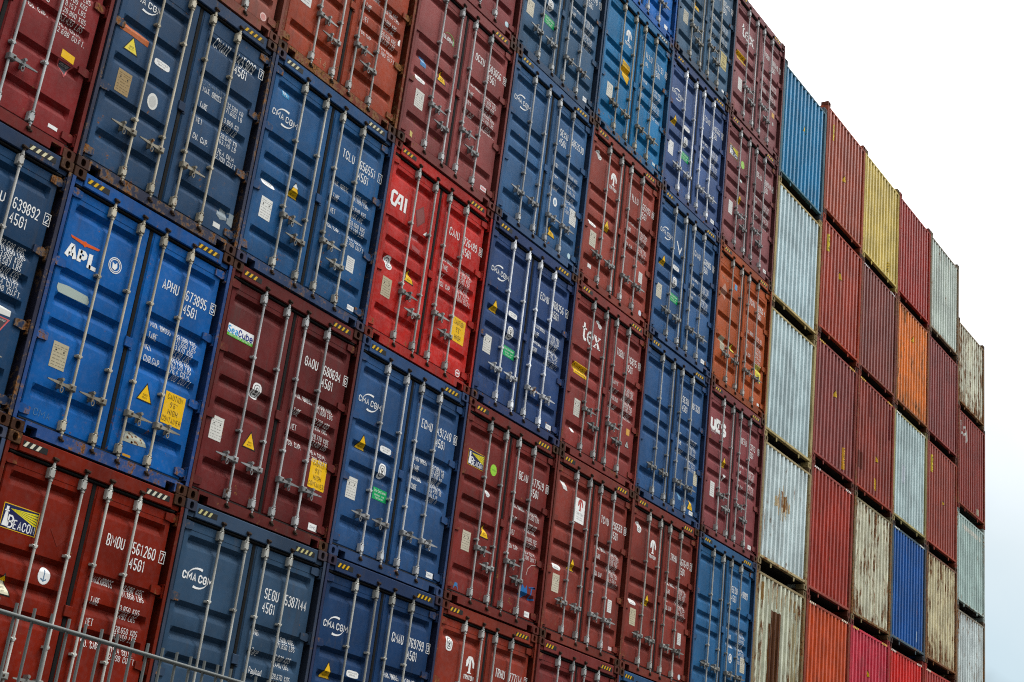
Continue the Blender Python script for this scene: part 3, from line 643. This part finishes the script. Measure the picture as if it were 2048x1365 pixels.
dc(4, 2, 'maroon container with a navy and yellow lighthouse sticker, lime disc and blue paint scrawl', (108, 42, 38), 'A', 2, .12, (.42, .43, .42), 'BEAU', '477519', '0', labels=MX, lines=W1, lz=1.75, gap=.075, pair=.2,
   left=[('logo', beacon(.395, 2.075, .92)), ('lime_sticker', disc(.845, 2.06, .08, .085, (.30, .58, .06)) + ctext('TESTED', .845, 2.05, .02, .1, c=(.1, .3, .02))), ('round_sticker', disc(.775, 1.69, .052, .052, (.66, .66, .64)) + disc(.775, 1.69, .035, .035, (.45, .45, .45), 1)), ('triangle_sticker', tri(.81, 1.145)), ('data_plate', plate(.40, .90, (.52, .47, .36))), ('blue_scrawl', smear([(.24, .19), (.27, .29), (.33, .29), (.36, .19), (.32, .24), (.28, .24)], (.05, .17, .36)))],
   right=[('blue_scrawl', smear([(1.86, .50), (1.90, .66), (1.98, .60), (2.02, .66), (2.06, .52), (1.95, .46)], (.02, .14, .38)) + [(q, (.02, .14, .38), 0) for q in ribbon([(2.08, .64), (2.25, .66), (2.16, .65), (2.15, .48), (2.24, .49)], .013)]), ('white_scrawl', [(q, (.5, .42, .38), 0) for q in ribbon([(1.97, .80), (2.0, .90), (2.08, .97), (2.22, 1.0)], .005)]), ('maker_label', label(2.10, .245, .13, .08))])
dc(5, 2, 'maroon container with a tall white paper sheet carrying a red T on its left door', (118, 52, 44), 'A', 1, .14, (.42, .42, .41), 'TCNU', '296559', '0', labels=('MAX. GROSS', 'TARE', 'NET', 'CU. CAP'), lines=W1, lz=1.75, gap=.07, cast=1,
   left=[('white_sheet', rect(.84, 2.13, .28, .385) + triton(.84, 2.20, .8, (.42, .06, .05), False) + ctext('TRITON', .84, 2.06, .04, .19, c=(.15, .15, .17)) + ctext('INTERNATIONAL', .84, 2.02, .018, .18, c=(.3, .3, .3)) + ctext('CONTAINERS', .84, 1.985, .018, .16, c=(.3, .3, .3))), ('torn_sticker', smear([(.24, 2.46), (.38, 2.46), (.37, 2.42), (.42, 2.33), (.30, 2.34), (.25, 2.39)], (.66, .66, .64))), ('triangle_sticker', tri(.78, 1.26)), ('pill_sticker', pill(.335, 1.12)), ('data_plate', plate(.36, .875, (.52, .47, .36)))],
   right=[('white_sticker', slip(2.0, .89, .13, .2)), ('maker_label', rect(2.13, .24, .11, .055, (.62, .5, .5)))])
dc(6, 2, 'maroon container with a white T emblem and an upper-left badge, number 661649', (116, 50, 42), 'A', 1, .16, (.40, .40, .37), 'TRHU', '661649', '3', labels=('MAX. GROSS', 'TARE', 'NET', 'CU. CAP'), lines=W1, lz=1.75, gap=.07,
   left=[('badge_sticker', badge(.34, 2.40, .95)), ('logo', triton(.86, 2.16)), ('pill_sticker', pill(.32, 1.13)), ('triangle_sticker', tri(.80, 1.27)), ('data_plate', plate(.37, .895, (.48, .43, .3)))], right=[('white_sticker', slip(2.03, .87, .13, .2)), ('round_label', disc(2.13, .24, .045, .045, (.55, .62, .66)))])
dc(7, 2, 'blue container with no logo and bright blue hinges, beside the brown-panelled corrugated end', (42, 88, 128), 'A', 1, .14, (.38, .38, .35), 'SEGU', '949889', '', code_left=True, labels=('MGW', 'TARE', 'PAYLOAD'), lines=W1, lz=1.5, gap=.08,
   right=[('round_sticker', disc(1.60, .93, .07, .085) + disc(1.60, .93, .05, .06, (.05, .13, .25), 1) + disc(1.60, .93, .03, .04, WHITE, 2)), ('data_plate', plate(2.12, .90, (.50, .47, .36))), ('triangle_sticker', tri(1.6, .4))])
# ---- row 1
dc(1, 1, 'rust-red container with a large navy lighthouse sticker, behind the metal fence', (108, 29, 16), 'A', 1, .08, (.46, .46, .42), 'BMOU', '561260', '7', labels=('MAX.GROSS', 'TARE', 'NET', 'CU. CAP.'), lines=KG('32.500', '71.650', '3.850', '8.490', '28.650', '63.160', h='2.698 CU.FT.'), lz=1.79, gap=.07, pair=.215, haz=(.72, .70, .55), cast=1,
   left=[('logo', beacon(.40, 2.09)), ('triangle_sticker', tri(.385, 1.45, .2, (.72, .68, .5)) + smear([(.34, 1.49), (.43, 1.49), (.385, 1.535)], YEL, 2)), ('round_sticker', disc(.83, 1.64, .075, .085, (.68, .69, .68)) + [(q, (.10, .18, .28), 1) for q in ribbon([(.83, 1.70), (.83, 1.59), (.795, 1.61)], .006) + ribbon([(.83, 1.59), (.865, 1.61)], .006)]), ('old_placard_mark', smear([(.78, 2.10), (.92, 2.24), (1.02, 2.08), (.9, 1.95)], (.15, .016, .008)))])
dc(2, 1, 'slate blue container with white logo arcs, left of the number 538714, partly behind the fence', (46, 68, 90), 'A', 1, .12, (.42, .42, .38), 'SEGU', '5387144', '', code_left=True, labels=('MGW', 'Tare', 'Payload'), lines=['32.500 KGS', '71.650 LBS', '3.830 KGS', '8.440 LBS', '28.670 KGS', '63.210 LBS', '76.4 CU.M.'], lz=1.76, gap=.075, pair=.215, haz=(.6, .55, .25), left=[('logo', cma(.42, 2.10, .72))])
dc(3, 1, 'deep navy container with white logo arcs at the bottom edge, number 769799', (27, 52, 86), 'A', 1, .10, (.42, .42, .38), 'CMAU', '769799', '3', labels=MX, lines=['32.500 KG', '71.650 LB', '3.860 KG', '8.510 LB', '28.640 KG', '63.140 LB'], lz=1.73, gap=.075, pair=.205, left=std_left(eco=False))
dc(4, 1, 'brick-red container with a white T emblem at the bottom edge, number 777114', (124, 50, 38), 'A', 1, .10, (.42, .42, .40), 'TRHU', '777114', '3', labels=MX, lines=W1, left=[('badge_sticker', badge(.34, 2.36)), ('logo', triton(.87, 2.14))])
dc(5, 1, 'maroon container at the bottom edge with only its top and a round badge in view', (112, 46, 44), 'A', 1, .12, (.42, .43, .42), left=[('badge_sticker', badge(.86, 2.28))])
dc(6, 1, 'blue container at the bottom edge with only its hazard-striped header in view', (42, 82, 120), 'A', 1, .12, (.40, .40, .38))
# ---- row 4
dc(1, 4, 'faded brown-red container at the top edge showing only its foot and a round pink label', (138, 78, 66), 'A', 1, .22, (.44, .44, .42), right=[('round_label', disc(2.12, .25, .055, .055, (.7, .5, .46)) + disc(2.12, .25, .04, .04, (.55, .25, .22), 1))], cast=.8)
dc(2, 4, 'orange-brown weathered container with rust-streaked sill, no logo in view, at the top edge', (140, 60, 40), 'A', 2, .40, (.42, .42, .40), labels=('MAX. GROSS', 'TARE', 'NET', 'CU. CAP'), lines=KG('30.480', '67.200', '3.860', '8.510', '26.620', '58.690'), lz=1.78, gap=.08, pair=.21, dirt=.25,
   left=[('data_plate', slip(.37, 1.0, .19, .28, (.66, .65, .62))), ('paint_scrawl', text('-14', .72, .22, .09, .2, c=(.45, .25, .14), bold=.22))], right=[('white_sticker', rect(2.22, 1.4, .04, .1))])
dc(3, 4, 'dusky maroon container with a green swoosh over white letters, number 583656', (126, 64, 62), 'A', 2, .10, (.46, .47, .47), 'GCXU', '583656', '8', labels=('MAX. GROSS', 'TARE', 'NET', 'CU. CAP'), lines=W1, lz=1.73, gap=.08,
   left=[('logo', globe()), ('blue_sticker', rect(.355, 1.41, .13, .15, (.06, .2, .42)) + rect(.355, 1.43, .09, .05, (.3, .45, .6), 1)), ('pill_sticker', pill(.34, 1.12)), ('triangle_sticker', tri(.80, 1.42)), ('data_plate', plate(.39, .815)), ('yellow_sticker', smear([(.30, .28), (.36, .27), (.36, .19), (.31, .2)], (.55, .45, .15)))], right=[('maker_label', rect(2.11, .255, .15, .07, (.72, .66, .66)) + rect(2.11, .255, .12, .03, (.6, .25, .25), 1))])
dc(4, 4, 'blue container with white logo arcs and plate on its right door, number 585353', (50, 86, 124), 'A', 1, .12, (.42, .43, .43), 'SEKU', '5853530', '', code_left=True, labels=('MGW', 'Tare', 'Payload'), lines=W1, lz=1.6, gap=.09,
   left=[('logo', cma(.38, 2.11, .5))], right=[('data_plate', plate(2.13, .93, (.66, .66, .62))), ('round_sticker', disc(1.58, .95, .06, .075) + disc(1.58, .95, .035, .045, (.3, .4, .5), 1)), ('triangle_sticker', tri(1.57, .43)), ('round_label', disc(2.14, .25, .045, .045, (.5, .68, .74)))])
dc(5, 4, 'terracotta maroon container with a white T emblem under the teal container', (134, 62, 52), 'A', 1, .12, (.44, .45, .44), 'TLLU', '165193', '0', labels=('MAX. GROSS', 'TARE', 'NET', 'CU. CAP'), lines=W1, lz=1.75, gap=.075,
   left=[('badge_sticker', badge(.345, 2.42, .9)), ('logo', triton(.86, 2.17)), ('pill_sticker', pill(.34, 1.13)), ('triangle_sticker', tri(.79, 1.30)), ('data_plate', plate(.40, .87, (.58, .54, .44))), ('white_sticker', rect(.38, .37, .11, .07))], right=[('white_sticker', slip(2.04, .87, .13, .2)), ('round_label', disc(2.13, .24, .05, .05, (.6, .68, .76)))])
dc(6, 4, 'blue container with white logo arcs and a white tick mark, above a plain blue one', (48, 82, 122), 'A', 1, .09, (.44, .45, .44), 'CMAU', '568905', '3', labels=PL, lines=W1, lz=1.70, gap=.066, left=std_left((.55, .52, .42)) + [('white_mark', [(q, WHITE, 1) for q in ribbon([(.80, 2.12), (.92, 1.92), (.99, 2.06)], .016)])], right=[('maker_label', label(2.12, .24))])
dc(7, 4, 'burnt orange container with faded lozenge mark and yellow notice, only orange door end', (158, 78, 44), 'B', 1, .22, (.42, .41, .38), 'TCNU', '76956 4', '', labels=('MAX. GROSS', 'TARE', 'NET', 'CU. CAP'), lines=W1, lz=1.60, gap=.08, numz=2.17,
   left=[('faded_mark', smear([(.26, 1.97), (.39, 2.14), (.52, 1.95), (.40, 1.78)], (.42, .22, .16)) + text('TRITON', .24, 2.2, .05, .3, c=(.45, .28, .2))), ('blue_sticker', rect(.86, 2.24, .11, .12, (.12, .3, .5))), ('data_plate', plate(.44, .90, (.44, .40, .3))), ('triangle_sticker', tri(.86, .96, .18, (.72, .62, .08)))], right=[('caution_sticker', caution(2.06, .87, True, .24, .34, (.72, .62, .08))), ('maker_label', rect(2.14, .24, .1, .05))])
# ---- row 5
dc(3, 5, 'maroon container at the top edge showing its foot and a pale blue oval label', (120, 56, 56), 'A', 2, .10, (.46, .47, .47), right=[('round_label', disc(2.15, .25, .055, .045, (.5, .66, .72))), ('yellow_sticker', rect(2.05, .95, .18, .25, (.66, .42, .1))), ('white_sticker', rect(2.28, 1.15, .05, .12))])
dc(4, 5, 'navy container at the top edge with a turquoise strip on its centre seam', (46, 78, 106), 'A', 1, .14, (.42, .43, .42), 'CMAU', '210178', '1', labels=('MAX GROSS', 'TARE', 'NET', 'CU. CAP'), lines=W1, lz=1.72, gap=.07, left=std_left((.55, .51, .4)), right=[('turquoise_strip', rect(1.295, .95, .085, 1.35, (.005, .22, .38))), ('maker_label', label(2.11, .24, .12, .08))])
dc(5, 5, 'teal container with peeling yellow caution sticker and scuffed bent sill, only teal door end', (28, 104, 150), 'A', 1, .26, (.36, .33, .26), 'TLLU', '111131', '0', labels=('MAX.GR', 'TARE', 'NET', 'CU. CAP'), lines=W1, lz=1.68, gap=.08, haz=(.6, .6, .5), dirt=.2,
   left=[('logo', triton(.86, 2.16)), ('caution_sticker', smear([(.74, 1.66), (1.0, 1.62), (1.02, 1.40), (.98, 1.32), (.97, 1.24), (.76, 1.34)], YEL) + ctext('CAUTION', .87, 1.56, .06, .22, c=BLACK) + rect(.87, 1.45, .16, .03, (.3, .2, .02), 1)), ('data_plate', plate(.42, .83, (.62, .61, .54)))], right=[('white_sticker', rect(2.12, .25, .1, .05, (.55, .6, .6))), ('blue_sticker', text('GL', 1.52, 1.98, .07, .1))])
dc(6, 5, 'violet-navy container with bright white lock rods in the second row under the roofline, number 446562', (58, 80, 122), 'A', 1, .07, WHITEROD, 'ECMU', '446562', '2', labels=PL, lines=W1, lz=1.70, gap=.066, left=std_left((.70, .70, .68)), right=[('maker_label', label(2.12, .24))])
dc(7, 5, 'dusky maroon container with lighthouse sticker and lime disc, second from the top of its stack', (118, 70, 72), 'A', 2, .09, (.44, .45, .45), 'BEAU', '500910', '4', labels=MX, lines=W1, lz=1.72, gap=.075,
   left=[('logo', beacon(.41, 2.13, .92)), ('lime_sticker', disc(.83, 2.05, .08, .085, (.32, .55, .12))), ('triangle_sticker', tri(.80, 1.25)), ('data_plate', slip(.42, .90, .17, .28)), ('white_sticker', rect(.8, 1.68, .09, .08, (.5, .6, .58)))], right=[('maker_label', label(2.12, .24))])
# ---- row 6
dc(5, 6, 'vivid blue container at the top edge showing only its foot and white label', (33, 102, 177), 'A', 1, .10, (.44, .44, .42), right=[('white_sticker', rect(2.12, .26, .12, .08))])
dc(6, 6, 'grey-blue container with a yellow notice on its right door at the top edge, number 70541', (61, 90, 114), 'A', 2, .14, (.42, .41, .36), 'CMAU', '705411', '2', labels=MX, lines=W1, lz=1.7, gap=.075, left=[('data_plate', plate(.40, .92, (.44, .42, .34))), ('triangle_sticker', tri(.80, 1.42)), ('logo', cma())], right=[('caution_sticker', caution(2.06, .90, True, .26, .36, (.5, .42, .18))), ('white_sticker', rect(2.12, .24, .1, .05))])
dc(7, 6, 'dusky maroon container with large white lowercase letters, top of its stack against the sky', (126, 78, 80), 'A', 2, .10, (.50, .51, .51), 'TGBU', '500349', '3', labels=('MAX WT', 'TARE WT', 'PAYLOAD', 'CU. CAP'), lines=W1, lz=1.67, gap=.08,
   left=[('logo', tex()), ('caution_sticker', caution_strip(.43, 1.45)), ('data_plate', slip(.45, .83, .18, .28))], right=[('yellow_sticker', rect(2.07, .98, .12, .11, (.6, .35, .1))), ('grey_sticker', rect(2.08, .78, .07, .07, (.4, .4, .38)))], cast=.6)

# ---- containers standing with their corrugated front walls outwards
FS = FrontSurf()
ZF = {}
def front_container(c, z, h, lab, rgb, rust=.2, marks=(), haz=None, frame=None, cast=None):
    h *= H; key = round(h, 2)
    if key not in FRONT: FRONT[key] = front_meshes(h)
    panel, post, top, bot, shell = FRONT[key]; col = lin(rgb); fr = lin(frame) if frame else col; rnd = random.Random(c * 77 + int(z * 10))
    t = root('shipping_container', c, z * H, lab, 'shipping container', 'shipping containers stacked with their corrugated ends facing out')
    p = put('corrugated_panel', panel, t, (0, 0, 0), col, rust); put('body_shell', shell, t, (0, 0, 0), col, rust)
    for sx, x in ((1, 0), (-1, W)):
        q = put('corner_post', post, t, (x, 0, 0), blend(fr, RUSTC, .15 + .45 * rust + .2 * rnd.random()), min(.9, rust + .2), (sx, 1, 1))
        if frame == 'tape': pass
    tr = put('top_rail', top, t, (0, 0, 0), blend(fr, RUSTC, .15), rust * .8); put('bottom_rail', bot, t, (0, 0, 0), fr, rust + .1)
    for x in (.0835, W - .0835):
        for zz in (.0595, h - .0595): put('corner_casting', CASTING, t, (x, 0, zz), blend(fr, RUSTC, cast if cast is not None else .35 + .6 * rnd.random()), .1 + .4 * rust)
    if haz:
        ps = []
        for x0 in (.14, W - .50):
            for k in range(4): ps.append(([(x0 + .085 * k, h - .16), (x0 + .045 + .085 * k, h - .16), (x0 + .07 + .085 * k, h - .117), (x0 + .025 + .085 * k, h - .117)], haz, 1))
        decal('hazard_stripe', ps, FlatSurf(.004), tr)
    for nm, ps in marks: decal(nm, ps, FS, p)
    return t
def fc(*a, **k): return front_container(*a, **k)
def tag_(x, z, s='0531', h=.5, c=(.66, .52, .04)):
    o = rect(x, z, .15, h, c); st = h / len(s)
    for k, ch in enumerate(s): o += text(ch, x - .035, z + h / 2 - st * (k + .85), st * .6, .07 if ch != '1' else .03, c=BLACK, bold=.5)
    return o
def wtri(x, z): return [([(x - .1, z - .1), (x + .1, z - .1), (x, z + .1)], BLACK, 0), ([(x - .08, z - .088), (x + .08, z - .088), (x, z + .075)], (.66, .42, .03), 1)]
GREYC = (152, 172, 176)
def ypost(n=5, z0=.4, z1=2.4, x=W - .055):
    return [([(x - .022, z0 + (z1 - z0) * k / n), (x + .022, z0 + (z1 - z0) * k / n), (x + .022, z0 + (z1 - z0) * (k + .8) / n), (x - .022, z0 + (z1 - z0) * (k + .8) / n)], (.55, .38, .08), 0) for k in range(n)]
class PostSurf(FlatSurf): pass
# column heights in units of a tall container; some stacks hold lower containers
z8 = 3.01
fc(8, 2.005, 1, 'pale grey corrugated container end with a tall brown rust panel, lowest of its stack', (196, 198, 176), .40, [('rust_panel', smear([(.76, .4), (.76, 2.16), (1.22, 2.17), (1.24, 1.2), (1.23, .35), (1.0, .3)], (.115, .046, .019)) + flakes(1.62, 2.22, -.1, 2.6, [(.40, .34, .20), (.34, .27, .14), (.45, .40, .27)], 9, 11, .9) + flakes(.35, 2.1, 2.2, 2.7, [(.36, .24, .11), (.30, .17, .06)], 34, 14, .9)[::2] + flakes(.70, 1.30, .1, 2.3, [(.14, .055, .02), (.20, .08, .028), (.07, .025, .012)], 22, 8, .95) + flakes(.8, 1.22, .1, .8, [(.26, .11, .035), (.10, .04, .015)], 9, 4, .8))], frame=(150, 135, 100))
fc(8, z8, .895, 'pale grey corrugated container end with peach scuffed patch, above the brown-panelled one', (196, 210, 210), .26, [('scuffed_patch', flakes(.72, 1.38, .95, 1.92, [(.56, .43, .25), (.50, .36, .18), (.58, .46, .30)], 20, 5, .2) + flakes(.78, 1.3, 1.2, 1.75, [(.22, .09, .03), (.30, .14, .05)], 7, 9, .3))], frame=(165, 150, 112))
fc(8, z8 + .895, 1, 'clean pale grey corrugated container end in the middle of three, next to the maroon doors', (184, 202, 204), .08, frame=(176, 160, 112))
fc(8, z8 + 1.895, 1, 'clean pale grey corrugated container end directly beneath the bright azure one', (184, 204, 208), .07, frame=(178, 158, 108))
fc(8, z8 + 2.895, 1, 'bright azure corrugated container end at the top of its stack', (0, 122, 167), .06, [('triangle_sticker', wtri(1.23, 1.78))], frame=(70, 110, 125))
fc(9, 2, 1, 'orange-red corrugated container end at the bottom beside the brown-panelled grey one', (192, 82, 44), .14, [('rust_mark', smear([(1.4, .9), (1.38, 1.3), (1.5, 1.25), (1.48, .85)], (.16, .05, .03)))], (.7, .66, .5), (140, 65, 50))
fc(9, 3, 1, 'brick-red corrugated container end between the scuffed grey one and the cream rusty one', (164, 58, 42), .10, haz=(.7, .7, .66), frame=(140, 70, 60))
fc(9, 4, 1, 'plum maroon corrugated container end with an orange lettered tag near its foot', (137, 65, 59), .06, [('triangle_sticker', wtri(1.16, 1.85)), ('lettered_tag', tag_(1.78, .52, '0531', .50, (.66, .34, .03)))], (.66, .42, .05))
fc(9, 5, 1, 'rust-red corrugated container end with yellow tag by its top left corner, second in its stack', (163, 65, 44), .14, [('lettered_tag', tag_(.42, 2.30, '04', .42)), ('triangle_sticker', wtri(1.13, 1.80))])
fc(9, 6, 1, 'brown-red corrugated container end at the top of its stack between azure and yellow', (163, 80, 57), .16, [('lettered_tag', tag_(.45, 2.25, '0#4', .42)), ('triangle_sticker', wtri(1.16, 1.42))])
fc(10, 2, 1, 'crimson pink corrugated container end at the bottom edge with a yellow triangle', (190, 58, 74), .08, [('triangle_sticker', wtri(1.1, 1.95))], (.66, .5, .1))
fc(10, 3, 1, 'cream grey rusty corrugated container end beside the deep blue one', (204, 202, 178), .42, frame=(130, 120, 90))
fc(10, 4, 1, 'maroon corrugated container end with darker red repainted ribs, left of the pale grey one', (143, 59, 45), .14, [('triangle_sticker', wtri(1.3, 1.15)), ('lettered_tag', tag_(1.25, .5, '05', .27, (.66, .40, .03))), ('repainted_rib', smear([(.76, 2.0), (.76, 2.6), (.9, 2.6), (.9, 2.0)], (.16, .02, .018)) + smear([(2.0, 1.85), (2.0, 2.62), (2.16, 2.62), (2.16, 1.85)], (.15, .02, .018)) + smear([(.14, .6), (.14, 1.0), (.42, 1.0), (.42, .6)], (.13, .03, .02)))], (.66, .42, .05))
fc(10, 5, 1, 'dark plum corrugated container end directly beneath the yellow one', (129, 65, 55), .18, haz=(.6, .6, .6))
fc(10, 6, 1, 'mustard yellow corrugated container end, the only yellow one', (208, 186, 104), .06, [('lettered_tag', tag_(1.72, .45, '05', .27, (.66, .46, .05)))])
fc(11, 2, 1, 'scarlet corrugated container end at the bottom edge below the deep blue one', (206, 46, 40), .06, haz=(.7, .68, .6), frame=(150, 55, 45))
fc(11, 3, 1, 'deep blue corrugated container end low in its stack', (20, 82, 151), .14, [('paint_scuff', smear([(1.75, .35), (1.75, .6), (1.82, .62), (1.83, .36)], (.30, .38, .5)))], (.7, .7, .66), (70, 90, 100))
fc(11, 4, 1, 'pale grey corrugated container end with a lighter patch, right above the deep blue one', (180, 198, 198), .16, [('paint_patch', smear([(.6, 1.1), (.6, 1.55), (.82, 1.55), (.82, 1.1)], (.52, .58, .62)))], (.7, .7, .66), (165, 155, 105))
fc(11, 5, 1, 'bright orange corrugated container end with small rust spots', (220, 122, 46), .36, [('triangle_sticker', wtri(1.18, 2.15))], frame=(140, 75, 50))
fc(11, 6, 1, 'dark red corrugated container end at the top of its stack, right of the yellow one', (155, 49, 37), .10)
fc(12, 2, 1, 'pinkish red corrugated container end at the bottom edge with striped top rail', (176, 66, 58), .12, haz=(.7, .66, .5))
fc(12, 3, 1, 'cream rusty corrugated container end right of the deep blue one', (206, 196, 160), .47, frame=(110, 75, 60))
fc(12, 4, 1, 'maroon corrugated container end with yellow tag at upper left, above a cream rusty one', (145, 65, 50), .12, [('lettered_tag', tag_(.42, 2.25, '03', .46)), ('triangle_sticker', wtri(1.28, 1.5))])
fc(12, 5, 1, 'plain plum maroon corrugated container end right of the orange one', (133, 61, 55), .06)
fc(12, 6, 1, 'weathered light grey corrugated container end at the top of its stack against the sky', (190, 200, 190), .26, frame=(135, 125, 105))
z13 = 2.685
fc(13, z13, 1, 'off-white rust-speckled corrugated container end at the bottom of the last stack', (200, 210, 208), .36, frame=(130, 125, 110))
fc(13, z13 + 1, .895, 'grey-green corrugated container end with a broken white stripe under its top rail', (170, 190, 184), .22, [('white_stripe', [([(x, 2.15 - .02 * (k % 3)), (x + .13, 2.15 - .015 * (k % 2)), (x + .13, 2.26), (x, 2.27)], (.62, .62, .55), 0) for k, x in enumerate([.42 + .15 * q for q in range(11)])])])
fc(13, z13 + 1.895, 1, 'dark maroon corrugated container end with white paint scrawl near its top, in the last stack', (133, 49, 37), .22, [('white_scrawl', [(q, (.6, .6, .56), 0) for q in ribbon([(.22, 2.5), (.27, 2.15), (.4, 2.2)], .03) + ribbon([(.62, 2.42), (.45, 2.36), (.48, 2.15), (.66, 2.25), (.72, 2.45), (.76, 2.1), (.68, 1.98)], .03)]), ('pale_scuff', smear([(1.6, .25), (1.6, .42), (1.85, .4), (1.85, .22)], (.45, .40, .30)))])
fc(13, z13 + 2.895, .895, 'off-white heavily rusted corrugated container end at the top of the last stack', (212, 212, 190), .52, frame=(140, 125, 95))

# ---- the metal fence in front
def fence():
    P0, D = Vector((1.925, 2.5)), Vector((.94, .095)).normalized()        # measured from the camera's foot
    org = Vector((-5.96287, -11.90726)); t0, t1, top = -1.9, 1.9, 2.4655
    t = bpy.data.objects.new('metal_fence', None); COL.objects.link(t); t['label'] = 'grey galvanised rod-mesh fence with upright spikes in the lower left foreground'; t['category'] = 'fence'
    P = lambda s: org + P0 + D * s
    t.location = (*P(t0), 0); t.rotation_euler = (0, 0, math.atan2(D.y, D.x))
    Ln = t1 - t0; n = int(Ln / .05)
    m = MB()
    for k in range(1, n): m.cyl((k * .05, 0, .06), (k * .05, 0, top + .025), .0033, 8)
    put('upright_rods', m.mesh('upright_rods', [ZINC]), t)
    for zz in [top - .2 * k for k in range(12)]:
        m = MB()
        for s in (-1, 1): m.cyl((0, s * .0075, zz), (Ln, s * .0065, zz), .0036, 8)
        put('cross_rail', m.mesh('cross_rail', [ZINC]), t)
    for x in (-.03, Ln + .03):
        m = MB(); m.cbox(x - .03, x + .03, .01, .05, 0, top + .05, .004); put('fence_post', m.mesh('fence_post', [ZINC]), t)
fence()

# ---- the same stacks going on past the edges of the photograph, down to the ground
OUT = 'plain container of the stacks, wholly beyond the edges of the photograph'
shades = [(108, 44, 40), (44, 74, 112), (118, 52, 44), (36, 62, 98), (98, 40, 38), (60, 86, 118)]
spots = [(-1, n) for n in range(0, 6)] + [(0, n) for n in (0, 1, 4, 5, 6)] + [(1, n) for n in (0, 5, 6)] + [(2, n) for n in (0, 5, 6)] + [(3, 0), (3, 6), (4, 0), (4, 6), (5, 0), (6, 0), (7, 0), (7, 1)]
for k, (c, n) in enumerate(spots):
    door_container(c, n, OUT, shades[(k * 5 + c) % 6], rust=.15)['group'] = 'containers beyond the edges of the photograph'
for k, (c, z, h) in enumerate([(c, z, 1) for c in (8, 9, 10, 11, 12) for z in (0, 1)] + [(13, 0, .895), (13, .895, .895), (13, 1.79, .895)]):
    if c == 8: z *= 1.0025
    front_container(c, z, h, OUT, [(140, 62, 54), (180, 196, 196), (44, 84, 140)][k % 3], .15)['group'] = 'containers beyond the edges of the photograph'
